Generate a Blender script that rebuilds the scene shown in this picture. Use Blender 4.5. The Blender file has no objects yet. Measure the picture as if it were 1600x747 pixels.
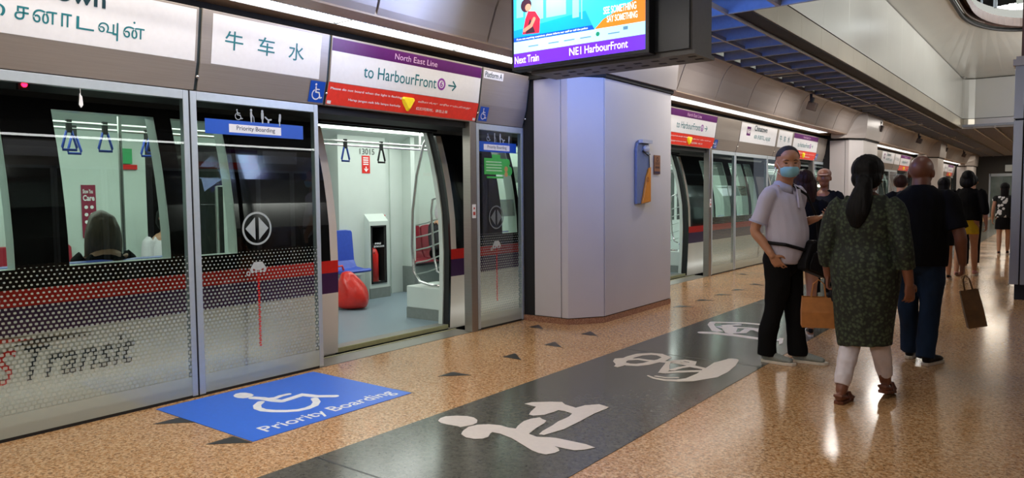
import bpy, bmesh, math, random
from mathutils import Vector, Matrix, noise
random.seed(7)
S = bpy.context.scene
COL = S.collection
PI = math.pi
# ---------------------------------------------------------------- camera
FPX, EYE = 1150.0, 1.40
dY = Vector((875, 76, -FPX)).normalized()
up = Vector((-.0087, 1, 0)); up.z = -(up.x*dY.x + up.y*dY.y)/dY.z; up.normalize()
dX = dY.cross(up)
RW = Matrix((dX, dY, up))
cam = bpy.data.cameras.new('camera'); camo = bpy.data.objects.new('camera', cam); COL.objects.link(camo)
cam.sensor_width = 36; cam.lens = 36*FPX/1600; cam.clip_end = 300; cam.clip_start = .05
camo.matrix_world = Matrix.Translation((0, 0, EYE)) @ RW.to_4x4()
S.camera = camo
def at(x, y, X=None, Y=None, Z=None):
    """photo pixel -> point on the plane X=, Y= or Z="""
    r = RW @ Vector((x-800, 373.5-y, -FPX))
    t = X/r.x if X is not None else (Y/r.y if Y is not None else (Z-EYE)/r.z)
    return Vector((0, 0, EYE)) + r*t
# ---------------------------------------------------------------- world, exposure, lights
S.view_settings.view_transform = 'Standard'; S.view_settings.look = 'None'
S.view_settings.gamma = 1; S.view_settings.use_curve_mapping = False
S.view_settings.exposure = 0.14
W = bpy.data.worlds.new('world'); S.world = W; W.use_nodes = True
W.node_tree.nodes['Background'].inputs[0].default_value = (.75, .8, .9, 1)
W.node_tree.nodes['Background'].inputs[1].default_value = .3
try:
    S.cycles.max_bounces = 7; S.cycles.transparent_max_bounces = 16; S.cycles.caustics_reflective = False
    S.cycles.caustics_refractive = False; S.cycles.use_denoising = True; S.cycles.sample_clamp_indirect = 6
except Exception: pass
def area(name, loc, rot, sx, sy, power, col, spread=PI):
    l = bpy.data.lights.new(name, 'AREA'); l.shape = 'RECTANGLE'; l.size = sx; l.size_y = sy
    l.energy = power; l.color = col; l.spread = spread
    o = bpy.data.objects.new(name, l); COL.objects.link(o); o.location = loc; o.rotation_euler = rot
    return o
# added fill lights on the bulkhead and soffit, then lamps high in the void
for yy in (9.5, 14.5, 19.5, 23.5):
    area('void_light', (2.6, yy, 5.6), (0, PI/2+.3, 0), 1.6, 3.0, 120, (1, .98, .94), 2.1)
for yy in (9, 17): area('void_light', (2.9, yy, 3.5), (0, PI-.6, 0), 1.0, 3.0, 150, (1, .98, .94))  # added uplight to brighten the upper soffit, no fitting there
for yy in (1.5, 8.5, 15.5): area('void_lamp', (.8, yy, 7.3), (0, 0, 0), 1.6, 2.2, 8, (1, .9, .78))
# lamps over the lattice and the far, low end of the platform
for yy in (2.2, 5.2, 9.5, 13.7, 18, 22.5): area('lattice_lamp', (-3.35, yy, 3.24), (0, 0, 0), .25, 1.2, 36, (1, .93, .85))
for yy in (29, 34, 39, 44): area('lattice_lamp', (-2.2, yy, 3.2), (0, 0, 0), 1.2, .9, 70, (1, .88, .72))
area('void_light', (1.7, 21.5, 3.7), (0, PI-.5, -.6), 1.4, 2.2, 150, (1, .98, .95))  # added uplight for the pale end wall and soffit of the void
for y0, y1 in ((.6, 3.75), (5.85, 9.8), (12.0, 15.9)): area('platform_edge_lamp', (-5.0, (y0+y1)/2, .03), (0, PI-.75, 0), .06, y1-y0, 0.85*(y1-y0), (.95, 1, .96))  # added light in the door gap, only to brighten the train skirt
area('rear_platform_lamp', (-1.9, -2.2, 2.6), (PI/2-.1, 0, 0), 2.4, .7, 55, (1, .95, .9))  # added fill from behind the camera for the near column face
area('opposite_strip', (7.75, 12, 2.76), (0, PI/2-.35, 0), .05, 34, 60, (1, .96, .9))
area('opposite_sign_lamp', (7.4, 8, 3.0), (0, -.6, 0), .2, 24, 60, (1, .97, .93))  # added so the opposite header is bright enough to show in the glass
# row of downlights over the middle of the platform, near the camera
for yy, xx in ((.6, -1.6), (2.6, -1.6), (4.6, -1.0), (7.0, -.8)):
    area('downlight', (xx, yy, 3.6), (0, 0, 0), .3, .3, 17 if yy < 4 else 5, (1, .95, .88))
# glow of the screen on the far side of the hanging housing
area('rear_screen_glow', (-2.95, 5.60, 2.82), (PI/2+.1, 0, 0), 1.2, .62, 42, (.09, .27, 1))
# ---------------------------------------------------------------- material helpers
def lin(h):
    if isinstance(h, (tuple, list)): return tuple(h[:3])
    h = h.lstrip('#'); c = [int(h[i:i+2], 16)/255 for i in (0, 2, 4)]
    return tuple(v/12.92 if v <= .04045 else ((v+.055)/1.055)**2.4 for v in c)
MATS = {}
def mat(name, col, rough=.5, metal=0., emit=0., var=.06, scale=30, bump=0., spec=.5, coat=0., sx=(1, 1, 1)):
    if name in MATS: return MATS[name]
    m = bpy.data.materials.new(name); m.use_nodes = True; MATS[name] = m
    nt = m.node_tree; b = nt.nodes['Principled BSDF']; c = lin(col)
    b.inputs['Roughness'].default_value = rough; b.inputs['Metallic'].default_value = metal
    b.inputs['Specular IOR Level'].default_value = spec; b.inputs['Coat Weight'].default_value = coat
    tc = nt.nodes.new('ShaderNodeTexCoord'); mp = nt.nodes.new('ShaderNodeMapping'); mp.inputs['Scale'].default_value = sx
    nz = nt.nodes.new('ShaderNodeTexNoise'); nz.inputs['Scale'].default_value = scale; nz.inputs['Detail'].default_value = 3
    rp = nt.nodes.new('ShaderNodeValToRGB')
    rp.color_ramp.elements[0].position = .3; rp.color_ramp.elements[1].position = .7
    rp.color_ramp.elements[0].color = (*[max(0, v*(1-var)) for v in c], 1); rp.color_ramp.elements[1].color = (*[min(1, v*(1+var)) for v in c], 1)
    L = nt.links.new
    L(tc.outputs['Object'], mp.inputs[0]); L(mp.outputs[0], nz.inputs['Vector']); L(nz.outputs[0], rp.inputs[0]); L(rp.outputs[0], b.inputs['Base Color'])
    if emit:
        L(rp.outputs[0], b.inputs['Emission Color']); b.inputs['Emission Strength'].default_value = emit
    if bump:
        bp = nt.nodes.new('ShaderNodeBump'); bp.inputs['Strength'].default_value = bump; bp.inputs['Distance'].default_value = .01
        L(nz.outputs[0], bp.inputs['Height']); L(bp.outputs[0], b.inputs['Normal'])
    return m
def N(nt, t, **kw):
    n = nt.nodes.new(t)
    for k, v in kw.items():
        if k.startswith('i_'): n.inputs[int(k[2:])].default_value = v
        else: setattr(n, k, v)
    return n
def MT(nt, op, a, b=None, c=None):
    n = nt.nodes.new('ShaderNodeMath'); n.operation = op
    for i, v in enumerate((a, b, c)):
        if v is None: continue
        if hasattr(v, 'is_output') or hasattr(v, 'links'): nt.links.new(v, n.inputs[i])
        else: n.inputs[i].default_value = v
    return n.outputs[0]
def glassmat(name, tint, ior=1.5, strength=1.0, frit=False, trough=0.):
    m = bpy.data.materials.new(name); m.use_nodes = True; MATS[name] = m
    nt = m.node_tree; nt.nodes.clear(); L = nt.links.new
    out = nt.nodes.new('ShaderNodeOutputMaterial'); tr = nt.nodes.new('ShaderNodeBsdfTransparent'); gl = nt.nodes.new('ShaderNodeBsdfGlossy')
    tr.inputs[0].default_value = (*tint, 1); gl.inputs['Roughness'].default_value = .0; gl.inputs[0].default_value = (.9, .95, 1, 1)
    fr = nt.nodes.new('ShaderNodeFresnel'); fr.inputs[0].default_value = ior
    mx = nt.nodes.new('ShaderNodeMixShader')
    L(MT(nt, 'MULTIPLY', fr.outputs[0], strength), mx.inputs[0]); L(tr.outputs[0], mx.inputs[1]); L(gl.outputs[0], mx.inputs[2])
    last = mx.outputs[0]
    if frit:
        # printed ceramic dots, staggered rows, growing towards the bottom until they close
        geo = nt.nodes.new('ShaderNodeNewGeometry'); sp = nt.nodes.new('ShaderNodeSeparateXYZ'); L(geo.outputs['Position'], sp.inputs[0])
        px, pz = .031, .026
        z = sp.outputs[2]; v = MT(nt, 'DIVIDE', z, pz); row = MT(nt, 'FLOOR', v)
        u = MT(nt, 'ADD', MT(nt, 'DIVIDE', sp.outputs[1], px), MT(nt, 'MULTIPLY', MT(nt, 'MODULO', row, 2.), .5))
        fu = MT(nt, 'ABSOLUTE', MT(nt, 'SUBTRACT', MT(nt, 'FRACT', u), .5)); fv = MT(nt, 'ABSOLUTE', MT(nt, 'SUBTRACT', MT(nt, 'FRACT', v), .5))
        t = N(nt, 'ShaderNodeMapRange'); t.inputs[1].default_value = 1.0; t.inputs[2].default_value = .35; t.inputs[3].default_value = 0; t.inputs[4].default_value = 1
        L(z, t.inputs[0]); t = t.outputs[0]
        rnd = MT(nt, 'SQRT', MT(nt, 'ADD', MT(nt, 'MULTIPLY', fu, fu), MT(nt, 'MULTIPLY', fv, fv)))
        che = MT(nt, 'MAXIMUM', fu, fv)
        d = MT(nt, 'ADD', MT(nt, 'MULTIPLY', rnd, MT(nt, 'SUBTRACT', 1., t)), MT(nt, 'MULTIPLY', che, t))
        rad = MT(nt, 'ADD', .19, MT(nt, 'MULTIPLY', t, .19))
        dot = MT(nt, 'LESS_THAN', d, rad)
        on = MT(nt, 'LESS_THAN', z, 1.0)
        solid = MT(nt, 'LESS_THAN', z, .15)
        k = MT(nt, 'MAXIMUM', MT(nt, 'MULTIPLY', dot, on), solid)
        k = MT(nt, 'MULTIPLY', k, .66)
        df = nt.nodes.new('ShaderNodeBsdfPrincipled'); df.inputs['Base Color'].default_value = (*lin('#c3cdc0'), 1); df.inputs['Roughness'].default_value = .14
        df.inputs['Specular IOR Level'].default_value = .7
        m2 = nt.nodes.new('ShaderNodeMixShader'); L(k, m2.inputs[0]); L(last, m2.inputs[1]); L(df.outputs[0], m2.inputs[2]); last = m2.outputs[0]
    L(last, out.inputs[0])
    return m
def granite(name, c0, c1, c2, rough, scale=90, joint=None, dark=.1):
    m = bpy.data.materials.new(name); m.use_nodes = True; MATS[name] = m
    nt = m.node_tree; L = nt.links.new; b = nt.nodes['Principled BSDF']; b.inputs['Roughness'].default_value = rough
    b.inputs['Specular IOR Level'].default_value = .5
    tc = nt.nodes.new('ShaderNodeTexCoord')
    vo = N(nt, 'ShaderNodeTexVoronoi'); vo.inputs['Scale'].default_value = scale; L(tc.outputs['Object'], vo.inputs['Vector'])
    r1 = nt.nodes.new('ShaderNodeValToRGB'); e = r1.color_ramp.elements
    e[0].position = 0; e[0].color = (*lin(c0), 1); e[1].position = 1; e[1].color = (*lin(c1), 1)
    ee = r1.color_ramp.elements.new(.5); ee.color = (*[(a+c)/2 for a, c in zip(lin(c0), lin(c1))], 1)
    sep = nt.nodes.new('ShaderNodeSeparateColor'); L(vo.outputs['Color'], sep.inputs[0]); L(sep.outputs[0], r1.inputs[0])
    nz = N(nt, 'ShaderNodeTexNoise'); nz.inputs['Scale'].default_value = scale*.62; nz.inputs['Detail'].default_value = 6; nz.inputs['Roughness'].default_value = .75; nz.inputs['Distortion'].default_value = .7
    L(tc.outputs['Object'], nz.inputs['Vector'])
    r2 = nt.nodes.new('ShaderNodeValToRGB'); e = r2.color_ramp.elements; e[0].position = .28+dark; e[0].color = (1, 1, 1, 1); e[1].position = .36+dark; e[1].color = (0, 0, 0, 1)
    L(nz.outputs[0], r2.inputs[0])
    mx = N(nt, 'ShaderNodeMix', data_type='RGBA'); L(MT(nt, 'MULTIPLY', r2.outputs[0], .75), mx.inputs[0]); L(r1.outputs[0], mx.inputs[6]); mx.inputs[7].default_value = (*lin(c2), 1)
    big = N(nt, 'ShaderNodeTexNoise'); big.inputs['Scale'].default_value = 1.3; big.inputs['Detail'].default_value = 3; L(tc.outputs['Object'], big.inputs['Vector'])
    hv = N(nt, 'ShaderNodeHueSaturation'); L(mx.outputs[2], hv.inputs['Color']); L(MT(nt, 'ADD', MT(nt, 'MULTIPLY', big.outputs[0], .3), .85), hv.inputs['Value'])
    L(hv.outputs[0], b.inputs['Base Color'])
    L(MT(nt, 'ADD', MT(nt, 'MULTIPLY', big.outputs[0], .12), rough-.05), b.inputs['Roughness'])
    return m
M = dict(
    granite=granite('polished_granite', '#b88350', '#e0b98b', '#6f4c2b', .16, 80, dark=.145),
    plinth=granite('brown_granite', '#8a5c44', '#b08468', '#4a2e22', .25, 110),
    slate=granite('dark_slate', '#504f46', '#626056', '#38372f', .16, 60),
    black_stone=mat('black_stone', '#2b2a2a', .3),
    white_stone=mat('white_stone', '#d8ccc0', .35, var=.04),
    steel=mat('brushed_steel', '#a39c95', .3, .85, var=.05, scale=6, sx=(1, 1, 30)),
    frame=mat('anodised_frame', '#b4bfc6', .35, .25, var=.03),
    cover=mat('header_steel', '#a09890', .33, .35, var=.05, scale=8, sx=(1, .3, 20)),
    seam=mat('seam_teal', '#3c474a', .4, .5),
    soffit=mat('soffit_paint', '#a58f7c', .45, .1),
    fascia=mat('fascia_panel', '#a59c98', .35, .15, var=.04, scale=2),
    dark=mat('dark_gap', '#0d0c0c', .7),
    purple=mat('sign_purple', '#561060', .35), white_sign=mat('sign_white', '#d9d9dc', .3, coat=.4, emit=.12, var=.02), red_sign=mat('sign_red', '#e23a2c', .35, emit=.12),
    teal=mat('letter_teal', '#16707a', .4), dteal=mat('letter_dark', '#153b45', .4), wht=mat('letter_white', '#eeeeee', .4), yellow=mat('lamp_yellow', '#e6cf1e', .3, emit=.25),
    bluep=mat('sign_blue', '#0f4fb8', .35, var=.02), floorblue=mat('floor_blue', '#2f6fe0', .38, var=.03),
    led=mat('lens_light', '#fff3e6', .4, emit=6.5, var=.03), glow_red=mat('lamp_red', '#ff1030', .4, emit=14),
    clad=mat('column_cladding', '#c9c4c3', .36, .05, var=.02, scale=2), cladr=mat('grey_cladding', '#8e9092', .3, .3, var=.03, scale=2),
    lat=mat('lattice_blade', '#8f949e', .5, .1), latbar=mat('lattice_bar', '#a59e94', .4, .3),
    bulk=mat('bulkhead_steel', '#c4bdae', .3, .65, var=.08, scale=1.2), bulkw=mat('bulkhead_white', '#c6c7c1', .25, .12, var=.03, scale=.8),
    brown=mat('brown_wood', '#4a3226', .5, var=.2, scale=12, sx=(1, 1, .15)),
    twhite=mat('train_white', '#ddd3c6', .3, var=.03, scale=3), tred=mat('train_red', '#d5231c', .3), tpurple=mat('train_purple', '#3d1748', .3), tblack=mat('train_black', '#0b0b0c', .13, coat=.3),
    rubber=mat('rubber', '#141414', .6), iwhite=mat('interior_white', '#cdd6cf', .3, var=.03, scale=3), igrey=mat('interior_grey', '#7f8580', .4),
    ifloor=mat('train_floor', '#7b8b94', .4, var=.2, scale=220), seatblue=mat('seat_blue', '#3450b4', .35), seatred=mat('seat_red', '#a02234', .35),
    handle=mat('handle_blue', '#2b4db0', .35), chrome=mat('chrome_rail', '#c9c9c6', .2, .9), threshold=mat('threshold_steel', '#9a968e', .35, .6, bump=.2, scale=90), yline=mat('yellow_edge', '#aaa67a', .5),
    screenb=mat('black_plastic', '#101114', .35), boxg=mat('housing_grey', '#55524f', .45, .3), redbag=mat('red_plastic', '#d6281c', .3, coat=.3, bump=.5, scale=25),
    kraft=mat('kraft_paper', '#a5682e', .6, var=.12, scale=20, bump=.3), kraft2=mat('brown_bag_paper', '#5c3f20', .5, var=.3, scale=14, bump=.4),
)
M['psd_glass'] = glassmat('screen_door_glass', (.80, .86, .82), 1.5, 1.3, frit=True)
M['win'] = glassmat('train_window_glass', (.72, .82, .76), 1.5, .7)
M['clearglass'] = glassmat('clear_glass', (.88, .93, .9), 1.5, 1.0)
# ---------------------------------------------------------------- mesh helpers
def wloc(o):
    v = Vector((0, 0, 0))
    while o is not None: v += o.location; o = o.parent
    return v
class MB:
    def __init__(s): s.v = []; s.f = []; s.m = []
    def add(s, vs, fs, mi=0):
        k = len(s.v); s.v += [Vector(p) for p in vs]; s.f += [tuple(i+k for i in f) for f in fs]; s.m += [mi]*len(fs); return s
    def box(s, x0, x1, y0, y1, z0, z1, mi=0, R=None, c=None):
        vs = [Vector((x, y, z)) for x in (x0, x1) for y in (y0, y1) for z in (z0, z1)]
        if R is not None:
            c = Vector(c) if c is not None else Vector(((x0+x1)/2, (y0+y1)/2, (z0+z1)/2)); vs = [R@(p-c)+c for p in vs]
        return s.add(vs, [(0, 1, 3, 2), (4, 6, 7, 5), (0, 4, 5, 1), (2, 3, 7, 6), (0, 2, 6, 4), (1, 5, 7, 3)], mi)
    def prism(s, poly, f, d, mi=0):
        """poly of 2D points, f(u,v,w)->point, extruded from w=d[0] to d[1]"""
        n = len(poly); vs = [f(u, v, d[0]) for u, v in poly]+[f(u, v, d[1]) for u, v in poly]
        fs = [tuple(range(n)), tuple(range(2*n-1, n-1, -1))]+[(i, i+n, (i+1) % n+n, (i+1) % n) for i in range(n)]
        return s.add(vs, fs, mi)
    def tube(s, pts, r, n=8, mi=0, closed=False):
        pts = [Vector(p) for p in pts]; rings = []; N_ = len(pts); ref = None
        for i, p in enumerate(pts):
            if closed: t = (pts[(i+1) % N_]-pts[i-1]).normalized()
            else: t = (pts[min(i+1, N_-1)]-pts[max(i-1, 0)]).normalized()
            if ref is None:
                ref = Vector((0, 0, 1)) if abs(t.z) < .9 else Vector((1, 0, 0))
            a = (ref-t*ref.dot(t)).normalized(); ref = a; b = t.cross(a)
            rr = r[i] if isinstance(r, (list, tuple)) else r
            rings.append([p+a*rr*math.cos(2*PI*k/n)+b*rr*math.sin(2*PI*k/n) for k in range(n)])
        vs = [q for g in rings for q in g]; fs = []
        for i in range(N_ if closed else N_-1):
            j = (i+1) % N_
            for k in range(n): fs.append((i*n+k, i*n+(k+1) % n, j*n+(k+1) % n, j*n+k))
        if not closed: fs += [tuple(range(n-1, -1, -1)), tuple((N_-1)*n+k for k in range(n))]
        return s.add(vs, fs, mi)
    def ell(s, c, rx, ry, rz, n=16, m=10, mi=0, R=None):
        c = Vector(c); vs = []; fs = []
        for i in range(m+1):
            a = PI*i/m
            for k in range(n):
                b = 2*PI*k/n; p = Vector((rx*math.sin(a)*math.cos(b), ry*math.sin(a)*math.sin(b), rz*math.cos(a)))
                vs.append(c+(R@p if R is not None else p))
        for i in range(m):
            for k in range(n): fs.append((i*n+k, (i+1)*n+k, (i+1)*n+(k+1) % n, i*n+(k+1) % n))
        return s.add(vs, fs, mi)
    def build(s, name, m, parent=None, bevel=0, smooth=False, local=False):
        me = bpy.data.meshes.new(name)
        off = Vector((0, 0, 0)) if (local or parent is None) else wloc(parent)
        me.from_pydata([p-off for p in s.v], [], s.f)
        ms = m if isinstance(m, (list, tuple)) else [m]
        for q in ms: me.materials.append(MATS_get(q))
        if len(ms) > 1: me.polygons.foreach_set('material_index', s.m)
        bm = bmesh.new(); bm.from_mesh(me); bmesh.ops.recalc_face_normals(bm, faces=bm.faces); bm.to_mesh(me); bm.free()
        if smooth:
            me.polygons.foreach_set('use_smooth', [True]*len(me.polygons))
        me.update()
        o = bpy.data.objects.new(name, me); COL.objects.link(o)
        if parent is not None: o.parent = parent
        if bevel:
            b = o.modifiers.new('b', 'BEVEL'); b.width = bevel; b.segments = 2; b.limit_method = 'ANGLE'
        return o
def MATS_get(q): return M[q] if isinstance(q, str) else q
def thing(name, label, cat, loc=(0, 0, 0), group=None, rz=0):
    o = bpy.data.objects.new(name, None); COL.objects.link(o); o.location = loc; o.rotation_euler = (0, 0, rz); o.empty_display_size = .1
    o['label'] = label; o['category'] = cat
    if group: o['group'] = group
    return o
def tag(o, label, cat, group=None):
    o['label'] = label; o['category'] = cat
    if group: o['group'] = group
    return o
def struct(o): o['kind'] = 'structure'; return o
def dup(root, dy, label=None, group=None, name=None):
    r = root.copy(); COL.objects.link(r); r.location = root.location+Vector((0, dy, 0))
    if label: r['label'] = label
    if group: r['group'] = group
    for ch in list(root.children):
        c = ch.copy(); COL.objects.link(c); c.parent = r
        for g in ch.children:
            d = g.copy(); COL.objects.link(d); d.parent = c
    return r
# flat marks: polygons, ribbons, discs and lettering laid on a surface by a map function f(u,v)->point
class Flat:
    def __init__(s): s.mb = MB(); s.k = 0
    def lift(s, f):
        s.k += 1; k = s.k*4e-5
        def g(u, v):
            p = Vector(f(u, v)); e = .002
            n = (Vector(f(u+e, v))-p).cross(Vector(f(u, v+e))-p).normalized(); return p+n*k
        return g
    def poly(s, pts, f):
        f = s.lift(f); s.mb.add([f(u, v) for u, v in pts], [tuple(range(len(pts)))]); return s
    def disc(s, c, r, f, ry=None, n=24, r0=0):
        ry = ry or r
        if r0:
            f = s.lift(f)
            o = [(c[0]+r*math.cos(2*PI*k/n), c[1]+ry*math.sin(2*PI*k/n)) for k in range(n)]
            i = [(c[0]+r0*math.cos(2*PI*k/n), c[1]+r0*ry/r*math.sin(2*PI*k/n)) for k in range(n)]
            s.mb.add([f(*p) for p in o+i], [(k, (k+1) % n, n+(k+1) % n, n+k) for k in range(n)]); return s
        return s.poly([(c[0]+r*math.cos(2*PI*k/n), c[1]+ry*math.sin(2*PI*k/n)) for k in range(n)], f)
    def ribbon(s, pts, w, f, smooth=False):
        P = [Vector(p) for p in pts]; n = len(P); ws = list(w) if isinstance(w, (list, tuple)) else [w]*n
        if smooth:
            Q = []; V = []
            for i in range(n-1):
                p0, p1, p2, p3 = P[max(i-1, 0)], P[i], P[i+1], P[min(i+2, n-1)]
                for k in range(4):
                    t = k/4; Q.append(.5*((2*p1)+(-p0+p2)*t+(2*p0-5*p1+4*p2-p3)*t*t+(-p0+3*p1-3*p2+p3)*t**3)); V.append(ws[i]+(ws[i+1]-ws[i])*t)
            P = Q+[P[-1]]; ws = V+[ws[-1]]; n = len(P)
        f = s.lift(f); L = []; R = []
        for i in range(n):
            d1 = (P[i]-P[i-1]).normalized() if i else (P[1]-P[0]).normalized(); d2 = (P[i+1]-P[i]).normalized() if i < n-1 else d1
            t = (d1+d2); t = t.normalized() if t.length > 1e-6 else d1; nn = Vector((-t.y, t.x)); c = max(.5, nn.dot(Vector((-d1.y, d1.x))))
            L.append(P[i]+nn*ws[i]/2/c); R.append(P[i]-nn*ws[i]/2/c)
        s.mb.add([f(*p) for p in L+R], [(i, i+1, n+i+1, n+i) for i in range(n-1)])
        for i, sg in ((0, -1), (n-1, 1)):
            d = (P[1]-P[0]).normalized()*-1 if i == 0 else (P[-1]-P[-2]).normalized(); nn = Vector((-d.y, d.x)); r = ws[i]/2
            s.mb.add([f(*(P[i]+nn*r*math.cos(PI*k/8)+d*r*math.sin(PI*k/8))) for k in range(9)], [tuple(range(9))])
        return s
    def text(s, body, u0, u1, v0, v1, f, off=0., keep=False, slant=0):
        cu = bpy.data.curves.new('t', 'FONT'); cu.body = body; cu.size = 1; cu.offset = off; cu.resolution_u = 4; cu.shear = slant
        ob = bpy.data.objects.new('t', cu); COL.objects.link(ob)
        dg = bpy.context.evaluated_depsgraph_get(); me = bpy.data.meshes.new_from_object(ob.evaluated_get(dg))
        if len(me.vertices):
            xs = [q.co.x for q in me.vertices]; ys = [q.co.y for q in me.vertices]
            ax, bx, ay, by = min(xs), max(xs), min(ys), max(ys)
            k = ((u1-u0)/(bx-ax+1e-9), (v1-v0)/(by-ay+1e-9))
            if keep: q = min(k); k = (q, q)
            s.mb.add([f(u0+(p.co.x-ax)*k[0], v0+(p.co.y-ay)*k[1]) for p in me.vertices], [tuple(p.vertices) for p in me.polygons])
        bpy.data.objects.remove(ob); bpy.data.curves.remove(cu); bpy.data.meshes.remove(me)
        return s
    def build(s, name, m, parent=None):
        o = s.mb.build(name, m, parent)
        return o
def wheelchair(F, cx, cy, h, f, mirror=1):
    g = lambda a, b: (cx+mirror*(a-.5)*h, cy+(b-.5)*h)
    F.disc(g(.36, .93), .075*h, f)
    F.ribbon([g(.38, .78), g(.42, .47)], .1*h, f); F.ribbon([g(.41, .64), g(.66, .64)], .07*h, f)
    F.ribbon([g(.42, .47), g(.68, .45), g(.80, .13), g(.92, .17)], .085*h, f)
    F.ribbon([g(.46+.30*math.cos(math.radians(a)), .33+.30*math.sin(math.radians(a))) for a in range(125, 351, 15)], .075*h, f)
# ================================================================ THE SETTING
XG, PER, YC = -4.865, 6.18, 4.765          # plane of the screen doors, door spacing, middle of the first opening
XT = -5.35
NMOD = 8
def xyz(*a): return lambda *b: None
mb = MB(); mb.box(XG, 8.3, -4, 52, -.3, 0); floor = struct(mb.build('floor', 'granite'))
# dark stone band with inlaid figures, black triangles
mb = MB(); mb.box(-3.2, -1.945, -4, 52, .0, .003); band = struct(mb.build('trim_1', 'slate'))
mb = MB()
for y in (2.44, 5.86, 9.3, 12.7, 16.1): mb.box(-3.2, -1.945, y, y+.012, .003, .0036)
mb.build('joint', 'black_stone', band)
def tri(pts, z=.0022):
    m = MB(); m.prism(pts, lambda u, v, w: (u, v, w), (.0, z)); return m.build('triangle_inlay', 'black_stone', floor)
for n in range(-1, 7):
    o = n*PER
    for y in (2.21, 2.87, 3.51, 4.14):
        if -4 < y+o: tri([(-3.88, y+o), (-3.88, y+o+.175), (-3.69, y+o+.175)])
    for y in (4.97, 5.60, 6.25, 6.87, 7.5):
        if n >= 0 and abs(y-6.87) > .1 and y < 7: tri([(-3.89, y+o), (-3.89, y+o+.18), (-3.69, y+o)])
    tri([(-4.5, 2.22+o), (-4.5, 2.39+o), (-4.32, 2.40+o)]); tri([(-4.55, 6.27+o), (-4.55, 6.45+o), (-4.37, 6.27+o)])
# threshold strips in front of the train
for n in range(0, NMOD):
    y = YC+n*PER
    mb = MB(); mb.box(-5.13, XG-.02, y-1.0, y+1.0, -.06, -.002); t = struct(mb.build('trim_%d' % (n+2), 'threshold'))
    mb = MB(); mb.box(-5.145, -5.13, y-1.0, y+1.0, -.06, .004); mb.build('edge_strip', mat('pale_yellow_edge', '#b5b08a', .5), t)
mb = MB(); mb.box(-5.13, XG, -4, 52, -1.2, -.061); struct(mb.build('wall_platform_edge', 'dark'))
mb = MB(); mb.box(-8.9, -5.13, -4, 52, -1.3, -1.2); struct(mb.build('wall_track_bed', 'dark'))
mb = MB(); mb.box(-9.1, -8.9, -4, 52, -1.3, 4); struct(mb.build('wall_tunnel', 'dark'))
# ---- soffit and fascia
def strip(prof, y0, y1): 
    m = MB(); n = len(prof); vs = [(x, y0, z) for x, z in prof]+[(x, y1, z) for x, z in prof]
    m.add(vs, [(i, i+1, n+i+1, n+i) for i in range(n-1)]); return m
m = MB()
m.prism([(-5.2, 2.775), (-4.715, 2.775), (-4.715, 2.83), (-4.49, 2.83), (-4.49, 2.775), (-4.285, 2.775), (-4.285, 2.9), (-5.2, 2.9)], lambda u, v, w: (u, w, v), (-4, 47.9))
struct(m.build('trim_soffit', 'soffit'))
m = MB(); m.box(-5.2, -4.9, -4, 47.9, 2.68, 2.775); struct(m.build('trim_header_gap', 'dark'))
FPROF = [(-4.285, 2.79), (-4.262, 2.84), (-4.235, 2.92), (-4.205, 3.0), (-4.175, 3.08), (-4.14, 3.15), (-4.10, 3.21), (-4.05, 3.26), (-4.0, 3.29)]
fas = thing('wall_fascia', '', ''); del fas['label']; del fas['category']; fas['kind'] = 'structure'
y = 3.918-1.34*4
while y < 47:
    m = MB(); pr = FPROF+[(-4.0, 3.34), (-4.35, 3.34), (-4.35, 2.79)]
    m.prism(pr, lambda u, v, w: (u, w, v), (y+.008, min(y+1.338, 47.9)-.008)); m.build('fascia_panel', 'fascia', fas, smooth=False); y += 1.346
m = MB(); m.box(-4.40, -4.33, -4, 47.9, 2.9, 3.4); struct(m.build('wall_fascia_backing', 'dark'))
# ---- lattice ceiling
lat = thing('ceiling_lattice', '', ''); del lat['label']; del lat['category']; lat['kind'] = 'structure'
for x in (-3.99, -3.46, -2.93):
    m = MB(); m.box(x-.014, x+.014, -4, 47.9, 3.27, 3.31); m.build('lattice_bar', 'latbar', lat)
y = 7.62; ys = [7.62-.66*k for k in range(1, 17)]+[7.62+.66*k for k in range(0, 61)]
for y in ys:
    xr = -2.93 if y > 7.7 else 3.0
    m = MB(); m.box(-3.99, xr, y-.006, y+.006, 3.284, 3.56); m.build('lattice_blade', 'lat', lat)
    m = MB(); m.box(-3.99, xr, y-.014, y+.014, 3.272, 3.284); m.build('blade_flange', 'latbar', lat)
m = MB()
for x in (-2.4, -1.87, -1.34, -.81, -.28, .25): m.box(x-.02, x+.02, -4, 7.62, 3.27, 3.33)
m.build('lattice_bar', 'latbar', lat)
m = MB(); m.box(-4.4, -2.72, -4, 48, 3.7, 3.8); m.box(-2.72, 3.2, -4, .2, 3.7, 3.8); struct(m.build('ceiling_slab', 'dark'))
m = MB(); m.box(-2.91, -2.72, 7.63, 26, 3.30, 3.34); struct(m.build('trim_lattice_edge', 'dark'))
# low dark mesh ceiling beyond the void
m = MB(); m.box(-2.93, 3, 26.03, 47.9, 3.33, 3.4); struct(m.build('ceiling_far', 'lat'))
m = MB()
for x in (-2.93, -2.4, -1.87, -1.34, -.81, -.28, .25): m.box(x-.02, x+.02, 26.03, 47.9, 3.27, 3.33)
for k in range(33): m.box(-2.9, 3, 26.1+.66*k, 26.13+.66*k, 3.28, 3.33)
m.build('ceiling_far_bars', 'latbar')['kind'] = 'structure'
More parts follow.
